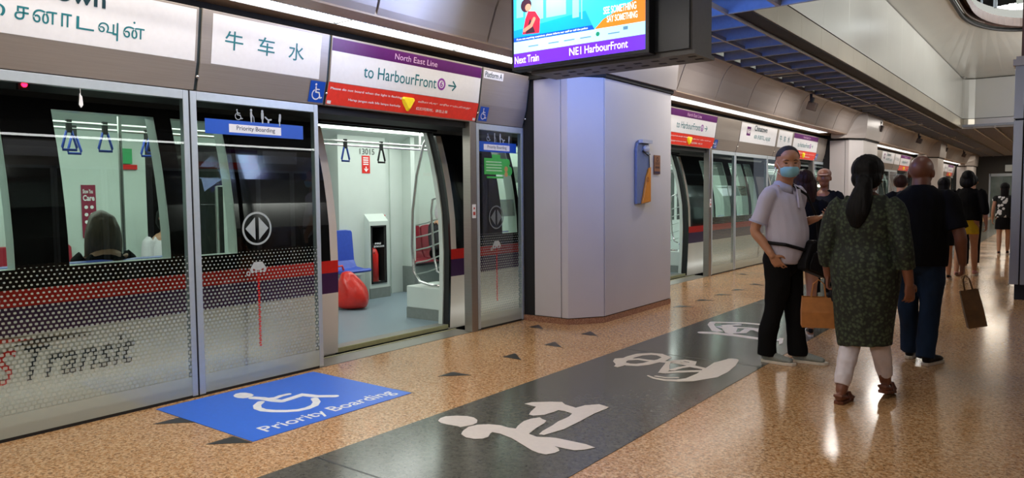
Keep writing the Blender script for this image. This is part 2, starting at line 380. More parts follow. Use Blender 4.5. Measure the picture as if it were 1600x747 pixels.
# ---- steel bulkhead of the void and its end wall
def wallband(name, z0, z1, mt, xo=0, step=1.2):
    w = thing(name, '', ''); del w['label']; del w['category']; w['kind'] = 'structure'
    y = 7.66
    while y < 25.9:
        e = min(y+step, 25.98); m = MB(); m.box(-2.76, -2.7+xo, y+.002, e-.002, z0, z1); m.build('steel_panel', mt, w, bevel=.002); y = e
    # rounded corner and end wall
    pts = [(-2.7, 26.0), (-2.66, 26.12), (-2.56, 26.2), (-2.4, 26.25)]
    poly = pts+[(-2.4, 26.33), (-2.6, 26.28), (-2.74, 26.18), (-2.76, 26.0)]
    m = MB(); m.prism(poly, lambda u, v, w_: (u+xo, v, w_), (z0, z1)); m.build('corner_panel', mt, w)
    x = -2.4+xo
    while x < 3:
        m = MB(); m.box(x+.003, x+1.197, 26.25, 26.33, z0, z1); m.build('steel_panel', mt, w); x += 1.2
wallband('wall_bulkhead_low', 3.30, 3.575, 'bulk', 0, .9)
wallband('wall_bulkhead_mid', 3.59, 4.76, 'bulkw', .0, 1.4)
m = MB(); m.box(-2.78, -2.715, 7.66, 26.3, 3.29, 4.9); m.box(-2.76, 3, 26.34, 26.4, 3.3, 5.2); struct(m.build('wall_bulkhead_backing', 'dark'))
# sloping white soffit above the bulkhead, with a rounded opening to the upper floor
ZS = 4.78
opening = [(-1.9, 4.0), (-1.9, 17.6)]+[(-1.9+1.1*(1-math.cos(a)), 17.6+2.6*math.sin(a)) for a in [PI/2*k/12 for k in range(1, 13)]]+[(3.0, 21.0)]
out = [(-2.72, 4.0), (-2.72, 17.6)]+[(-2.74, 17.6+8.6*k/5) for k in range(1, 6)]+[(-2.7+.5*k, 26.28) for k in range(1, 8)]+[(3.0, 26.3)]
m = MB(); n = len(opening)
m.add([(x, y, ZS+.22) for x, y in opening]+[(x, y, ZS) for x, y in out], [(i, i+1, n+i+1, n+i) for i in range(n-1)])
m.add([(x, y, ZS+.3) for x, y in opening]+[(x, y, ZS+.08) for x, y in out], [(i, i+1, n+i+1, n+i) for i in range(n-1)])
struct(m.build('ceiling_upper', 'bulkw'))
m = MB(); m.tube([(x, y, ZS+.2) for x, y in opening], .035, 8); struct(m.build('trim_opening_lip', 'dark'))
m = MB(); m.tube([(x+.05, y, ZS+.27) for x, y in opening], .02, 8); struct(m.build('trim_opening_line', 'steel'))
m = MB(); m.add([(x+.06, y-.03, ZS+.24) for x, y in opening]+[(x+.06, y-.03, ZS+.42) for x, y in opening]+[(x+.2, y-.1, ZS+.24) for x, y in opening]+[(x+.2, y-.1, ZS+.42) for x, y in opening],
    [(i, i+1, n+i+1, n+i) for i in range(n-1)]+[(2*n+i, 2*n+i+1, 3*n+i+1, 3*n+i) for i in range(n-1)]+[(n+i, n+i+1, 3*n+i+1, 3*n+i) for i in range(n-1)])
struct(m.build('wall_opening_kerb', 'brown'))
for i, (x, y) in enumerate(opening[3:13:4]):
    m = MB(); m.box(x+.1, x+.16, y-.05, y+.05, ZS+.62, ZS+3.0); struct(m.build('trim_opening_post', 'frame'))
m = MB(); m.add([(x+.12, y-.05, ZS+.62) for x, y in opening]+[(x+.12, y-.05, ZS+1.7) for x, y in opening], [(i, i+1, n+i+1, n+i) for i in range(n-1)])
struct(m.build('window_upper', 'clearglass'))
# upper floor room seen through the opening
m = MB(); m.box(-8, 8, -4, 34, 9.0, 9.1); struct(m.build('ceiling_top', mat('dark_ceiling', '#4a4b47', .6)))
m = MB()
for k in range(14): m.box(-8, 8, 3+2.2*k, 3.12+2.2*k, 8.5, 8.62)
for k in range(8): m.box(-7+2*k, -6.9+2*k, -4, 34, 8.65, 8.75)
struct(m.build('trim_trusses', 'steel'))
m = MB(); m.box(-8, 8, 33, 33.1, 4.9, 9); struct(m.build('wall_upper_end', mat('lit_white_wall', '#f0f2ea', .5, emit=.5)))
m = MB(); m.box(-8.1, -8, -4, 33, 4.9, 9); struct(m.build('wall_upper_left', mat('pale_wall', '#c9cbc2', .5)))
m = MB(); m.box(8.26, 8.36, -4, 52, 0, 9.1); struct(m.build('wall_right', mat('far_wall', '#4a4846', .5)))
m = MB(); m.box(-9, 8.3, -4.1, -4, -1.3, 9.1); struct(m.build('wall_back', mat('far_wall', '#4a4846', .5)))
# ---- end of the platform
m = MB(); m.box(-9, -3.6, 48, 48.1, -.3, 3.4); m.box(-3.6, 3, 48, 48.1, 2.35, 3.4); m.box(1, 3, 48, 48.1, 0, 2.35); struct(m.build('wall_end', mat('end_wall', '#3a3834', .5)))
m = MB(); m.box(-3.6, 1, 48.02, 48.06, 0, 2.35); w = struct(m.build('window_1', 'clearglass'))
m = MB()
for x in (-3.6, -2.4, -1.2, 0, 1): m.box(x-.04, x+.04, 47.98, 48.1, 0, 2.35)
m.box(-3.6, 1, 47.98, 48.1, 2.2, 2.35); m.build('window_frame', 'frame', w)
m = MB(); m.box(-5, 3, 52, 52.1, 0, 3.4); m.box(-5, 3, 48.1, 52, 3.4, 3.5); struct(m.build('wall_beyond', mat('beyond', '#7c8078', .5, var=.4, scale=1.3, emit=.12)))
m = MB(); m.box(-2.9, -1.6, 47.7, 47.78, 2.45, 2.8); s_ = m.build('exit_sign', mat('dim_sign', '#9a9a92', .4, emit=.3)); tag(s_, 'long pale hanging sign board above the glass end wall of the platform', 'sign')
# ================================================================ HEADER SEGMENTS
def hx(z):      # X of the header face at height z
    if z < 2.328: return -4.86+(z-2.145)*(.055/.183)
    return -4.805+(z-2.328)*(.055/.365)
def hmap(off): return lambda u, v: (hx(v)+off, u, v)
def hdr_cover(root, y0, y1):
    m = MB(); pr = [(-4.86, 2.145), (-4.806, 2.328), (-4.75, 2.69), (-4.80, 2.70), (-4.98, 2.70), (-4.98, 2.145)]
    m.prism(pr, lambda u, v, w: (u, w, v), (y0+.012, y1-.012)); m.build('cover', 'cover', root, bevel=.003)
    m = MB(); m.prism([(-4.866, 2.15), (-4.816, 2.328), (-4.762, 2.685), (-4.97, 2.685), (-4.97, 2.15)], lambda u, v, w: (u, w, v), (y1-.012, y1+.012)); m.build('seam_strip', 'seam', root)
    m = MB(); m.ell((hx(2.235)+.006, y1, 2.235), .012, .012, .012, 10, 8); m.build('bolt', 'chrome', root, smooth=True)
def facequad(root, y0, y1, z0, z1, mt, name, off=.002):
    F = Flat(); zs = [z0, z1] if not (z0 < 2.328 < z1) else [z0, 2.328, z1]
    for a, b in zip(zs[:-1], zs[1:]): F.poly([(y0, a), (y1, a), (y1, b), (y0, b)], hmap(off))
    return F.build(name, mt, root)
def dir_sign(c, label):
    y0, y1 = c-.945, c+.965
    r = thing('direction_sign', label, 'sign', (-4.86, c, 2.145)); hdr_cover(r, y0, y1)
    facequad(r, y0+.02, y1-.02, 2.575, 2.675, 'purple', 'purple_band'); facequad(r, y0+.02, y1-.02, 2.332, 2.575, 'white_sign', 'white_panel'); facequad(r, y0+.012, y1-.012, 2.155, 2.328, 'red_sign', 'warning_panel')
    b = c-4.83
    for w_, a_, b_ in (('North', 4.59, 4.785), ('East', 4.82, 4.965), ('Line', 4.995, 5.13)): F = Flat(); F.text(w_, b+a_, b+b_, 2.60, 2.65, hmap(.004)); F.build('line_lettering', mat('pale_violet', '#d9b4d8', .5), r)
    F = Flat(); F.text('to HarbourFront', b+4.25, b+5.14, 2.405, 2.505, hmap(.004), off=.004); F.build('destination_lettering', 'teal', r)
    F = Flat(); F.disc((b+5.21, 2.455), .055, hmap(.004), r0=.036); F.text('6', b+5.19, b+5.23, 2.427, 2.483, hmap(.004), off=.02); F.build('platform_number', mat('violet_print', '#8d3aa0', .4), r)
    F = Flat(); F.ribbon([(b+5.31, 2.455), (b+5.41, 2.455)], .013, hmap(.004)); F.ribbon([(b+5.37, 2.495), (b+5.413, 2.455), (b+5.37, 2.415)], .015, hmap(.004)); F.build('arrow', 'teal', r)
    for tx_, a_, b_, c_, d_ in (('Please do not board when the light is flashing', 3.92, 4.72, 2.268, 2.292), ('Harap jangan naik bila lampu berkelip', 4.12, 4.72, 2.195, 2.219),
        ('\u0bb5\u0bbf\u0bb3\u0b95\u0bcd\u0b95\u0bc1 \u0b8e\u0bb0\u0bbf\u0baf\u0bc1\u0bae\u0bcd\u0baa\u0bcb\u0ba4\u0bc1', 4.93, 5.68, 2.255, 2.28), ('\u7ea2\u706f\u95ea\u4eae\u65f6\uff0c\u8bf7\u52ff\u4e0a\u8f66', 4.92, 5.35, 2.193, 2.222)):
        F = Flat(); F.text(tx_, b+a_, b+b_, c_, d_, hmap(.004), off=.018); F.build('warning_line', 'wht', r)
    F = Flat(); F.poly([(y0+.02, 2.16), (y0+.06, 2.16), (y0+.06, 2.185), (y0+.02, 2.185)], hmap(.004)); F.poly([(y1-.06, 2.16), (y1-.02, 2.16), (y1-.02, 2.185), (y1-.06, 2.185)], hmap(.004)); F.build('corner_tag', 'wht', r)
    m = MB()
    q = [(-.075, .055), (.075, .055), (.09, .035), (.012, -.075), (-.012, -.075), (-.09, .035)]
    m.add([(hx(2.24)+.0, c-.03+u, 2.245+v) for u, v in q]+[(hx(2.24)+.035, c-.03+u*.75, 2.247+v*.72) for u, v in q], [tuple(range(6)), (11, 10, 9, 8, 7, 6)]+[(i, (i+1) % 6, (i+1) % 6+6, i+6) for i in range(6)])
    m.build('warning_lamp', 'yellow', r, bevel=.004)
    return r
def cn_sign(c, label, icon=True):
    y0, y1 = c-2.05, c-.945
    r = thing('station_name_panel', label, 'sign', (-4.86, y0, 2.145)); hdr_cover(r, y0, y1)
    facequad(r, y0+.09, y1-.09, 2.335, 2.672, 'white_sign', 'white_panel'); F = Flat()
    b = c-4.83
    for ch, u in (('\u725b', 2.967), ('\u8f66', 3.23), ('\u6c34', 3.495)): F = Flat(); F.text(ch, b+u, b+u+.143, 2.447, 2.577, hmap(.004), off=.004); F.build('character', 'teal', r)
    if icon:
        facequad(r, y1-.165, y1-.02, 2.158, 2.32, 'bluep', 'wheelchair_sticker', .003)
        F = Flat(); wheelchair(F, y1-.092, 2.24, .125, hmap(.0045)); F.build('wheelchair_symbol', 'wht', r)
    return r
def name_sign(c, label):
    y0, y1 = c-4.1, c-2.05
    r = thing('station_name_panel', label, 'sign', (-4.86, y0, 2.145)); hdr_cover(r, y0, y1)
    facequad(r, y0+.02, y1-.03, 2.335, 2.675, 'white_sign', 'white_panel')
    b = c-4.83
    F = Flat(); F.poly([(b+1.05, 2.46), (b+1.25, 2.46), (b+1.25, 2.62), (b+1.05, 2.62)], hmap(.003)); F.build('code_badge', 'purple', r)
    F = Flat(); F.text('NE4', b+1.07, b+1.23, 2.50, 2.58, hmap(.0045), off=.02); F.build('code_lettering', 'wht', r)
    F = Flat(); F.text('Chinatown', b+1.44, b+2.16, 2.565, 2.668, hmap(.004), off=.02); F.build('name_lettering', 'dteal', r)
    F = Flat()
    f_ = hmap(.004)
    for s, u0, u1, v0, v1 in TAM: F.text(s, b+u0, b+u1, v0, v1, f_, off=.004)
    # hand-set ligature: the letter 'vu' as strokes
    F.ribbon([(b+2.21, 2.425), (b+2.234, 2.425)], .012, f_); F.ribbon([(b+2.234, 2.49), (b+2.234, 2.39)], .011, f_)
    F.build('tamil_lettering', 'teal', r)
    return r
TAM = [('\u0bc8', 1.47, 1.625, 2.425, 2.49), ('\u0b9a', 1.67, 1.742, 2.42, 2.495), ('\u0ba9', 1.762, 1.89, 2.42, 2.495), ('\u0bbe', 1.912, 1.97, 2.42, 2.497),
       ('\u0b9f', 1.995, 2.096, 2.421, 2.495), ('\u0bb5', 2.12, 2.215, 2.425, 2.484), ('\u0ba9', 2.27, 2.403, 2.417, 2.487), ('.', 2.33, 2.344, 2.507, 2.521)]
def plain_panel(y0, y1, label, plat=False):
    r = thing('header_panel', label, 'header panel', (-4.86, y0, 2.145)); hdr_cover(r, y0, y1)
    facequad(r, y0+.03, y0+.165, 2.165, 2.305, 'bluep', 'wheelchair_sticker', .003)
    F = Flat(); wheelchair(F, y0+.098, 2.235, .11, hmap(.0045)); F.build('wheelchair_symbol', 'wht', r)
    if plat:
        facequad(r, y0+.02, y0+.34, 2.585, 2.665, 'white_sign', 'platform_label', .003)
        F = Flat(); F.text('Platform A', y0+.04, y0+.32, 2.6, 2.655, hmap(.0045), off=.01); F.build('platform_lettering', 'dteal', r)
    return r
ORD = ['nearest', 'second', 'third', 'fourth', 'fifth', 'sixth', 'seventh', 'eighth']
YH = 4.83
def place(n):
    return ['at the first open train doorway', 'just right of the nearest column', 'just behind the masked man', 'right of the second column'][n] if n < 4 else 'above the distant %s doorway' % ORD[n]
dir_sign(YH, 'purple, white and red sign reading to HarbourFront above the nearest open doorway')
cn_sign(YH, 'steel header panel with large Chinese station name above the nearest closed door leaf')
name_sign(YH, 'white station name panel with Tamil lettering at the top left corner of the photo')
plain_panel(YH+.965, YH+1.78, 'steel header panel labelled Platform A beside the nearest column', True)
for n in range(1, NMOD-1):
    c = YH+n*PER+.0
    dir_sign(c, 'purple, white and red direction sign '+place(n))
    plain_panel(c+.965, c+2.08 if n % 2 else 6.607+12.36*(n//2)-.04, 'plain steel header panel right of the sign '+place(n))
    cn_sign(c, 'small Chinese name panel left of the sign '+place(n), False)
    if n % 2 == 0: name_sign(c, 'station name panel with purple code badge, left of the '+ORD[n]+' doorway')
# ================================================================ SOFFIT LIGHTS
def soffit_light(y0, label):
    r = thing('ceiling_light', label, 'light', (-4.6, y0, 2.775), 'fluorescent strips above the screen doors')
    m = MB(); m.box(-4.712, -4.493, y0, y0+1.39, 2.785, 2.80); m.build('lens', 'led', r)
    m = MB(); m.box(-4.715, -4.705, y0-.01, y0+1.4, 2.772, 2.83); m.box(-4.5, -4.49, y0-.01, y0+1.4, 2.772, 2.83); m.box(-4.705, -4.5, y0-.013, y0+.004, 2.774, 2.83)
    for k in range(1, 28): m.box(-4.705, -4.5, y0+k*.05-.001, y0+k*.05+.001, 2.778, 2.786)
    m.build('louvre', 'frame', r); return r
l0 = None
seg = 1.418
ORD2 = ['leftmost', 'second', 'third', 'fourth', 'fifth', 'sixth', 'seventh', 'eighth', 'ninth', 'tenth', 'eleventh', 'twelfth', 'thirteenth', 'fourteenth', 'fifteenth', 'sixteenth', 'seventeenth', 'eighteenth', 'nineteenth', 'twentieth', 'twenty-first', 'twenty-second', 'twenty-third', 'twenty-fourth']
first = None; cnt = 0
for k in range(-2, 28):
    y0 = 3.9+seg*k
    if any(y0+1.4 > 6.5+12.36*j+.3 and y0 < 9.0+12.36*j-.3 for j in range(4)) and not (y0 < 6.0): continue
    lb = 'white louvred fluorescent strip above the screen doors, %s of the row from the left' % ORD2[cnt]; cnt += 1
    if first is None: first = soffit_light(y0, lb); fy = y0
    else: dup(first, y0-fy, lb)
# ================================================================ COLUMNS
def column(y, label):
    r = thing('column', label, 'column', (-4.4, y+1, 0))
    P = [(-4.86, 0), (-4.71, 0), (-4.275, .005), (-4.03, .345), (-4.05, 2.055), (-4.3, 2.4), (-4.86, 2.4)]
    ins = lambda d: [(-4.86, d), (-4.71, d), (-4.285+d*-.2, .005+d), (-4.03-d, .345+d*.2), (-4.05-d, 2.055-d*.3), (-4.3-d, 2.4-d), (-4.86, 2.4-d)]
    m = MB(); m.prism([(a, b+y) for a, b in ins(.02)], lambda u, v, w: (u, v, w), (0, 2.9)); m.build('core', 'dark', r)
    m = MB(); m.prism([(a, b+y) for a, b in ins(-.004)], lambda u, v, w: (u, v, w), (0, .062)); m.build('plinth', 'plinth', r)
    def panel(a, b, z0=.07, z1=2.65):
        a = Vector((a[0], a[1]+y)); b = Vector((b[0], b[1]+y)); d = (b-a).normalized(); nn = Vector((-d.y, d.x))
        m = MB(); pl = [tuple(a), tuple(b), tuple(b+nn*.018), tuple(a+nn*.018)]
        m.prism(pl, lambda u, v, w: (u, v, w), (z0, z1)); m.build('cladding_panel', 'clad', r, bevel=.003)
    L_ = lambda p, q, t: (p[0]+(q[0]-p[0])*t, p[1]+(q[1]-p[1])*t)
    panel(P[1], L_(P[1], P[2], .79)); panel(L_(P[1], P[2], .81), L_(P[1], P[2], 1.0)); panel(P[2], P[3])
    panel(L_(P[3], P[4], .012), P[4]); panel(P[4], P[5]); panel(P[5], P[6])
    # dark curved shadow gap and the fascia bulge that wraps the column head
    m = MB(); m.prism([(a, b+y) for a, b in ins(-.03)], lambda u, v, w: (u, v, w), (2.655, 2.69)); m.build('head_gap', 'dark', r)
    return r
col0 = column(6.607, 'grey-clad octagonal column nearest the camera, with an orange and grey holder on its side')
column(6.607+12.36, 'grey-clad column behind the man in the white polo shirt and the woman in green')
column(6.607+24.72, 'narrow grey column just behind the bald man, third down the platform')
column(6.607+37.08, 'distant grey column at the far end of the row of screen doors')
# fascia bulge above each column
for k in range(4):
    y = 6.607+12.36*k; m = MB()
    poly0 = [(-4.6, y-.35), (-4.33, y-.2), (-3.98, y+.33), (-3.98, y+2.06), (-4.3, y+2.55), (-4.6, y+2.6)]
    vs = []
    for z, o in ((2.69, 0), (2.8, .01), (3.0, .03), (3.29, .05)): vs += [(x+(o if x > -4.2 else 0), yy, z) for x, yy in poly0]
    n = 6; m.add(vs, [tuple(range(n))]+[(j*n+i, j*n+(i+1) % n, (j+1)*n+(i+1) % n, (j+1)*n+i) for j in range(3) for i in range(n)]+[tuple(3*n+i for i in range(n))])
    struct(m.build('wall_fascia_bulge', 'fascia', bevel=.004))
# holder and small plate on the first column
r = thing('sanitiser_holder', 'slim wall holder with grey-blue top and orange pouch on the nearest column', 'dispenser', (-4.03, 7.8, 1.28))
def cm(off): return lambda u, v: (-4.035-.004+off, u, v)
m = MB()
pl = [(7.66, 1.285), (7.965, 1.30), (7.972, 1.95), (7.94, 2.02), (7.74, 2.03), (7.68, 1.98), (7.655, 1.9)]
m.prism(pl, lambda u, v, w: (w, u, v), (-4.034, -4.0)); m.build('back_plate', mat('slate_blue_case', '#6b7897', .35), r, bevel=.006)
m = MB(); m.prism([(7.75, 1.29), (7.965, 1.31), (7.965, 1.72), (7.92, 1.70), (7.86, 1.60), (7.80, 1.42)], lambda u, v, w: (w, u, v), (-4.0, -3.975)); m.build('pouch', mat('orange_pouch', '#d0801e', .45), r, bevel=.006)
m = MB(); m.box(-4.0, -3.95, 7.70, 7.95, 1.99, 2.03); m.ell((-3.985, 7.86, 1.93), .03, .07, .045, 12, 8); m.build('nozzle', mat('pale_clear_plastic', '#b9bcc4', .2), r)
m = MB(); m.tube([(-3.99, 7.78, 1.9), (-3.97, 7.88, 1.85), (-3.985, 7.95, 1.87)], .008, 6); m.tube([(-3.99, 7.94, 1.85), (-3.99, 7.95, 1.7)], .006, 6); m.build('strap', 'rubber', r)
F = Flat(); F.disc((7.88, 1.57), .03, lambda u, v: (-3.9735, u, v), r0=.02); F.ribbon([(7.87, 1.555), (7.89, 1.585)], .008, lambda u, v: (-3.9735, u, v)); F.build('emblem', mat('dark_orange', '#8a4a10', .5), r)
r = thing('notice_plate', 'small brown notice plate to the right of the holder on the nearest column', 'notice', (-4.04, 8.22, 1.64))
m = MB(); m.box(-4.04, -4.03, 8.16, 8.32, 1.64, 1.87); m.build('plate', mat('notice_brown', '#8a5a3a', .4), r)
F = Flat(); g = lambda u, v: (-4.0285, u, v)
F.disc((8.24, 1.82), .028, g, r0=.016); F.poly([(8.18, 1.71), (8.30, 1.71), (8.30, 1.735), (8.18, 1.735)], g)
for k in range(3): F.poly([(8.18, 1.755+.012*k), (8.30, 1.755+.012*k), (8.30, 1.761+.012*k), (8.18, 1.761+.012*k)], g)
F.build('pictogram', mat('notice_dark', '#4a2316', .5), r)
F = Flat(); F.poly([(8.165, 1.645), (8.315, 1.645), (8.315, 1.675), (8.165, 1.675)], g); F.build('footer', mat('notice_violet', '#2d1838', .5), r)
# right-hand pillar
r = thing('pillar', 'pale grey panelled pillar at the right edge of the photo, dark plinth and brown top', 'pillar', (-.2, 11.8, 0))
m = MB(); m.box(-.56, 1.0, 11.45, 12.4, 0, .2); m.build('plinth', 'dark', r)
m = MB(); m.box(-.60, 1.0, 11.42, 12.45, .2, 3.0); m.build('core', 'dark', r)
for z0, z1 in ((.2, 2.295), (2.315, 2.98)):
    m = MB(); m.box(-.50, 1.0, 11.39, 11.42, z0, z1); m.box(-.617, -.515, 11.39, 11.42, z0, z1); m.box(-.617, -.60, 11.42, 12.45, z0, z1); m.build('cladding_panel', 'cladr', r, bevel=.004)
m = MB(); m.box(-.64, 1.0, 11.36, 12.48, 2.98, 3.06); m.box(-.61, 1.0, 11.4, 12.45, 3.06, 3.1); m.build('cap', 'steel', r)
m = MB(); m.box(-.56, 1.2, 11.45, 12.4, 3.1, 6.2); m.build('upper_cladding', 'brown', r)
# ---- fixtures on fascia and bulkhead
def speaker(y, label):
    r = thing('loudspeaker', label, 'loudspeaker', (-4.0, y, 3.28))
    m = MB(); m.box(-4.02, -3.98, y-.02, y+.02, 3.10, 3.34); m.build('bracket', 'screenb', r)
    R = Matrix.Rotation(.35, 3, 'Y')
    m = MB(); m.box(-4.06, -3.90, y-.07, y+.07, 2.96, 3.12, R=R); m.build('housing', mat('speaker_brown', '#4a3c34', .5), r, bevel=.01)
    m = MB(); m.box(-3.99, -3.93, y-.1, y-.02, 3.1, 3.2, R=R); m.build('knob', 'screenb', r, bevel=.01); return r
for k, t in enumerate(('above the masked man', 'above the second column', 'above the bald man', 'above the woman in the yellow skirt', 'farthest along the fascia')):
    speaker(14.7+6.18*k, 'dark loudspeaker on a bracket under the lattice, '+t)
r = thing('security_camera', 'white tube camera fixed to the pale upper wall at the end of the void', 'camera', (-2.5, 26.2, 5.0))
p = at(1508, 107, Y=25.9)
m = MB(); R = Matrix.Rotation(.25, 3, 'Y')@Matrix.Rotation(-.1, 3, 'X'); m.box(p.x-.09, p.x+.09, p.y-.2, p.y+.1, p.z-.3, p.z+.3, R=R); m.build('housing', mat('camera_grey', '#9a9a96', .4), r, bevel=.03)
m = MB(); m.box(p.x-.02, p.x+.07, p.y-.21, p.y-.19, p.z-.28, p.z+.26, R=R, c=p); m.build('hood', mat('camera_dark', '#5a5850', .4), r)
m = MB(); m.tube([(p.x-.1, p.y, p.z-.05), (p.x-.3, p.y+.2, p.z-.05)], .05, 8); m.tube([(p.x-.28, p.y+.1, p.z-.05), (p.x-.28, p.y+.4, p.z-.05)], .09, 10); m.build('bracket', 'camera' if False else mat('camera_grey', '#9a9a96', .4), r)
for (px, py, lw_) in ((1222, 115, 'nearest, right of the hanging screen'), (1350, 165, 'above the head of the woman in green'), (1425, 195, 'above the bald man'), (1480, 216, 'fourth along the row'), (1530, 232, 'farthest of the row')):
    p = at(px, py, Z=3.26)
    r = thing('lattice_light', 'flat pale lamp panel in the lattice ceiling, '+lw_, 'light', p, 'lamp panels in the lattice ceiling')
    m = MB(); m.box(p.x-.25, p.x+.25, p.y-.1, p.y+.1, 3.262, 3.29); m.build('frame', 'latbar', r); m = MB(); m.box(p.x-.22, p.x+.22, p.y-.08, p.y+.08, 3.25, 3.262); m.build('diffuser', mat('dim_lens', '#8f8678', .5), r)
# ================================================================ PLATFORM SCREEN DOORS
def gm(off): return lambda u, v: (XG+.003+off, u, v)
def icons_row(r, b, f):
    mt = mat('icon_grey', '#9aa3a8', .5)
    def B_(g): F = Flat(); g(F); F.build('passenger_icon', mt, r)
    B_(lambda F: wheelchair(F, b, 2.005, .078, f))
    def p_(u, w):
        def g(F):
            F.disc((u, 2.046), .010, f, n=10); F.ribbon([(u, 2.028), (u, 1.993)], w, f); F.ribbon([(u, 1.993), (u, 1.960)], .013, f)
            if w < .02: F.ribbon([(u+.005, 2.018), (u+.022, 1.993), (u+.024, 1.960)], .005, f)
        return g
    B_(p_(b+.105, .017)); B_(p_(b+.20, .024))
    B_(lambda F: (F.ribbon([(b+.225, 2.003), (b+.25, 1.983), (b+.275, 1.988)], .012, f), F.ribbon([(b+.25, 1.983), (b+.255, 1.968)], .01, f), F.disc((b+.25, 1.968), .009, f, n=8)))
    B_(lambda F: (F.disc((b+.355, 2.028), .010, f, n=10), F.ribbon([(b+.355, 2.018), (b+.35, 1.983)], .02, f), F.ribbon([(b+.35, 1.983), (b+.35, 1.948)], .011, f)))
def emblem_open(F, u, v, s, f):
    F.disc((u, v), .125*s, f, r0=.11*s, n=40)
    F.poly([(u-.015*s, v-.085*s), (u-.015*s, v+.085*s), (u-.098*s, v)], f); F.poly([(u+.015*s, v+.085*s), (u+.015*s, v-.085*s), (u+.098*s, v)], f)
def psd_panel(y0, y1, label, kind=None, cat='screen door panel', zt=2.14):
    r = thing('screen_door_leaf' if kind else 'screen_door_panel', label, cat, (XG, (y0+y1)/2, 0))
    m = MB(); fx0, fx1 = XG-.045, XG+.004
    m.box(fx0, fx1, y0+.006, y0+.052, 0.012, zt); m.box(fx0, fx1, y1-.046, y1-.006, 0.012, zt); m.box(fx0, fx1, y0+.052, y1-.046, 2.078, zt)
    m.build('frame', 'frame', r, bevel=.003)
    m = MB(); m.box(fx0, fx1-.006, y0+.052, y1-.046, .0, .022); m.build('bottom_rail', 'rubber', r)
    m = MB(); m.add([(XG, y0+.05, .02), (XG, y1-.045, .02), (XG, y1-.045, 2.08), (XG, y0+.05, 2.08)], [(0, 1, 2, 3)]); m.build('glass_pane', 'psd_glass', r)
    m = MB(); m.box(XG-.04, XG+.003, y0-.0055, y0+.0055, 0, zt); m.build('seal', 'rubber', r)
    if kind:
        b = y0-2.735; a, e = (2.845, 3.675) if y1-y0 > 1 else (2.79, 3.42)
        F = Flat(); F.poly([(b+a, 1.855), (b+e, 1.855), (b+e, 1.96), (b+a, 1.96)], gm(0)); F.build('blue_band', 'bluep', r)
        q = b+(3.03 if y1-y0 > 1 else 2.86)
        F = Flat(); F.poly([(q, 1.873), (q+.44, 1.873), (q+.44, 1.933), (q, 1.933)], gm(.0015)); F.build('label_strip', 'white_sign', r)
        F = Flat(); F.text('Priority Boarding', q+.06, q+.385, 1.882, 1.924, gm(.003), off=.005); F.build('strip_lettering', mat('letter_navy', '#23304a', .5), r)
        icons_row(r, q+.08, gm(.0))
        cx = b+3.237 if y1-y0 > 1 else b+3.06
        F = Flat(); emblem_open(F, cx, 1.168, 1, gm(0)); F.build('door_emblem', mat('emblem_grey', '#a7b0ac', .5) if y1-y0 > 1 else mat('emblem_dim', '#6f7674', .5), r)
        # pale printed badge with a red dotted tail
        F = Flat(); F.disc((cx, .885), .05, gm(.001), ry=.032, n=9); F.ribbon([(cx-.06, .86), (cx-.03, .905), (cx+.03, .905), (cx+.06, .86)], .022, gm(.001))
        for dx in (-.05, -.02, .02, .05): F.disc((cx+dx, .845), .012, gm(.001), n=6)
        F.disc((cx-.085, .835), .018, gm(.001), r0=.009, n=10); F.build('badge', mat('badge_grey', '#b9bdb6', .5), r)
        F = Flat()
        for k in range(31): F.poly([(cx-.007-.004*(k % 2), .83-.018*k), (cx+.007+.004*((k+1) % 2), .83-.018*k), (cx+.007+.004*((k+1) % 2), .818-.018*k), (cx-.007-.004*(k % 2), .818-.018*k)], gm(.001))
        F.build('red_tail', 'tred', r)
    return r
psd_panel(.70, 2.735, 'wide fixed glass screen panel at the far left, dotted over the train lettering')
psd_panel(2.735, 3.83, 'closed glass screen door leaf left of the open doorway, with blue Priority Boarding band', 'door')
# small red lamp in the top of the wide panel
r = thing('indicator_lamp', 'glowing red round lamp behind the glass at the top left of the wide panel', 'lamp', (-5.05, 1.65, 2.08))
p = at(38, 132, X=-4.95); m = MB(); m.ell(p, .008, .016, .016, 14, 10); m.build('bulb', 'glow_red', r, smooth=True); m = MB(); m.box(-4.99, -4.955, p.y-.03, p.y+.03, p.z-.03, p.z+.03); m.build('housing', 'screenb', r)
r = psd_panel(5.80, 6.62, 'narrow glass screen door leaf with green sticker between the open doorway and nearest column', 'door')
g_ = mat('sticker_green', '#3fae4c', .5, emit=.05)
F = Flat(); F.poly([(5.93, 1.62), (6.34, 1.62), (6.34, 1.79), (5.93, 1.79)], gm(.001)); F.disc((6.33, 1.75), .04, gm(.001)); F.disc((6.36, 1.66), .05, gm(.001)); F.poly([(5.97, 1.58), (6.25, 1.58), (6.25, 1.60), (5.97, 1.60)], gm(.001))
F.poly([(6.06, 1.79), (6.2, 1.79), (6.2, 1.83), (6.06, 1.83)], gm(.001)); F.build('green_sticker', g_, r)
F = Flat()
for k in range(4): F.poly([(5.96, 1.745-.03*k), (6.22+.015*(k % 2), 1.745-.03*k), (6.22, 1.757-.03*k), (5.96, 1.757-.03*k)], gm(.0022))
F.build('sticker_lines', mat('pale_green', '#b8e0ae', .5), r)
F = Flat(); F.disc((6.30, 1.68), .03, gm(.0022)); F.disc((6.30, 1.625), .028, gm(.0022)); F.build('sticker_figure', mat('sticker_orange', '#c99a5a', .5), r)
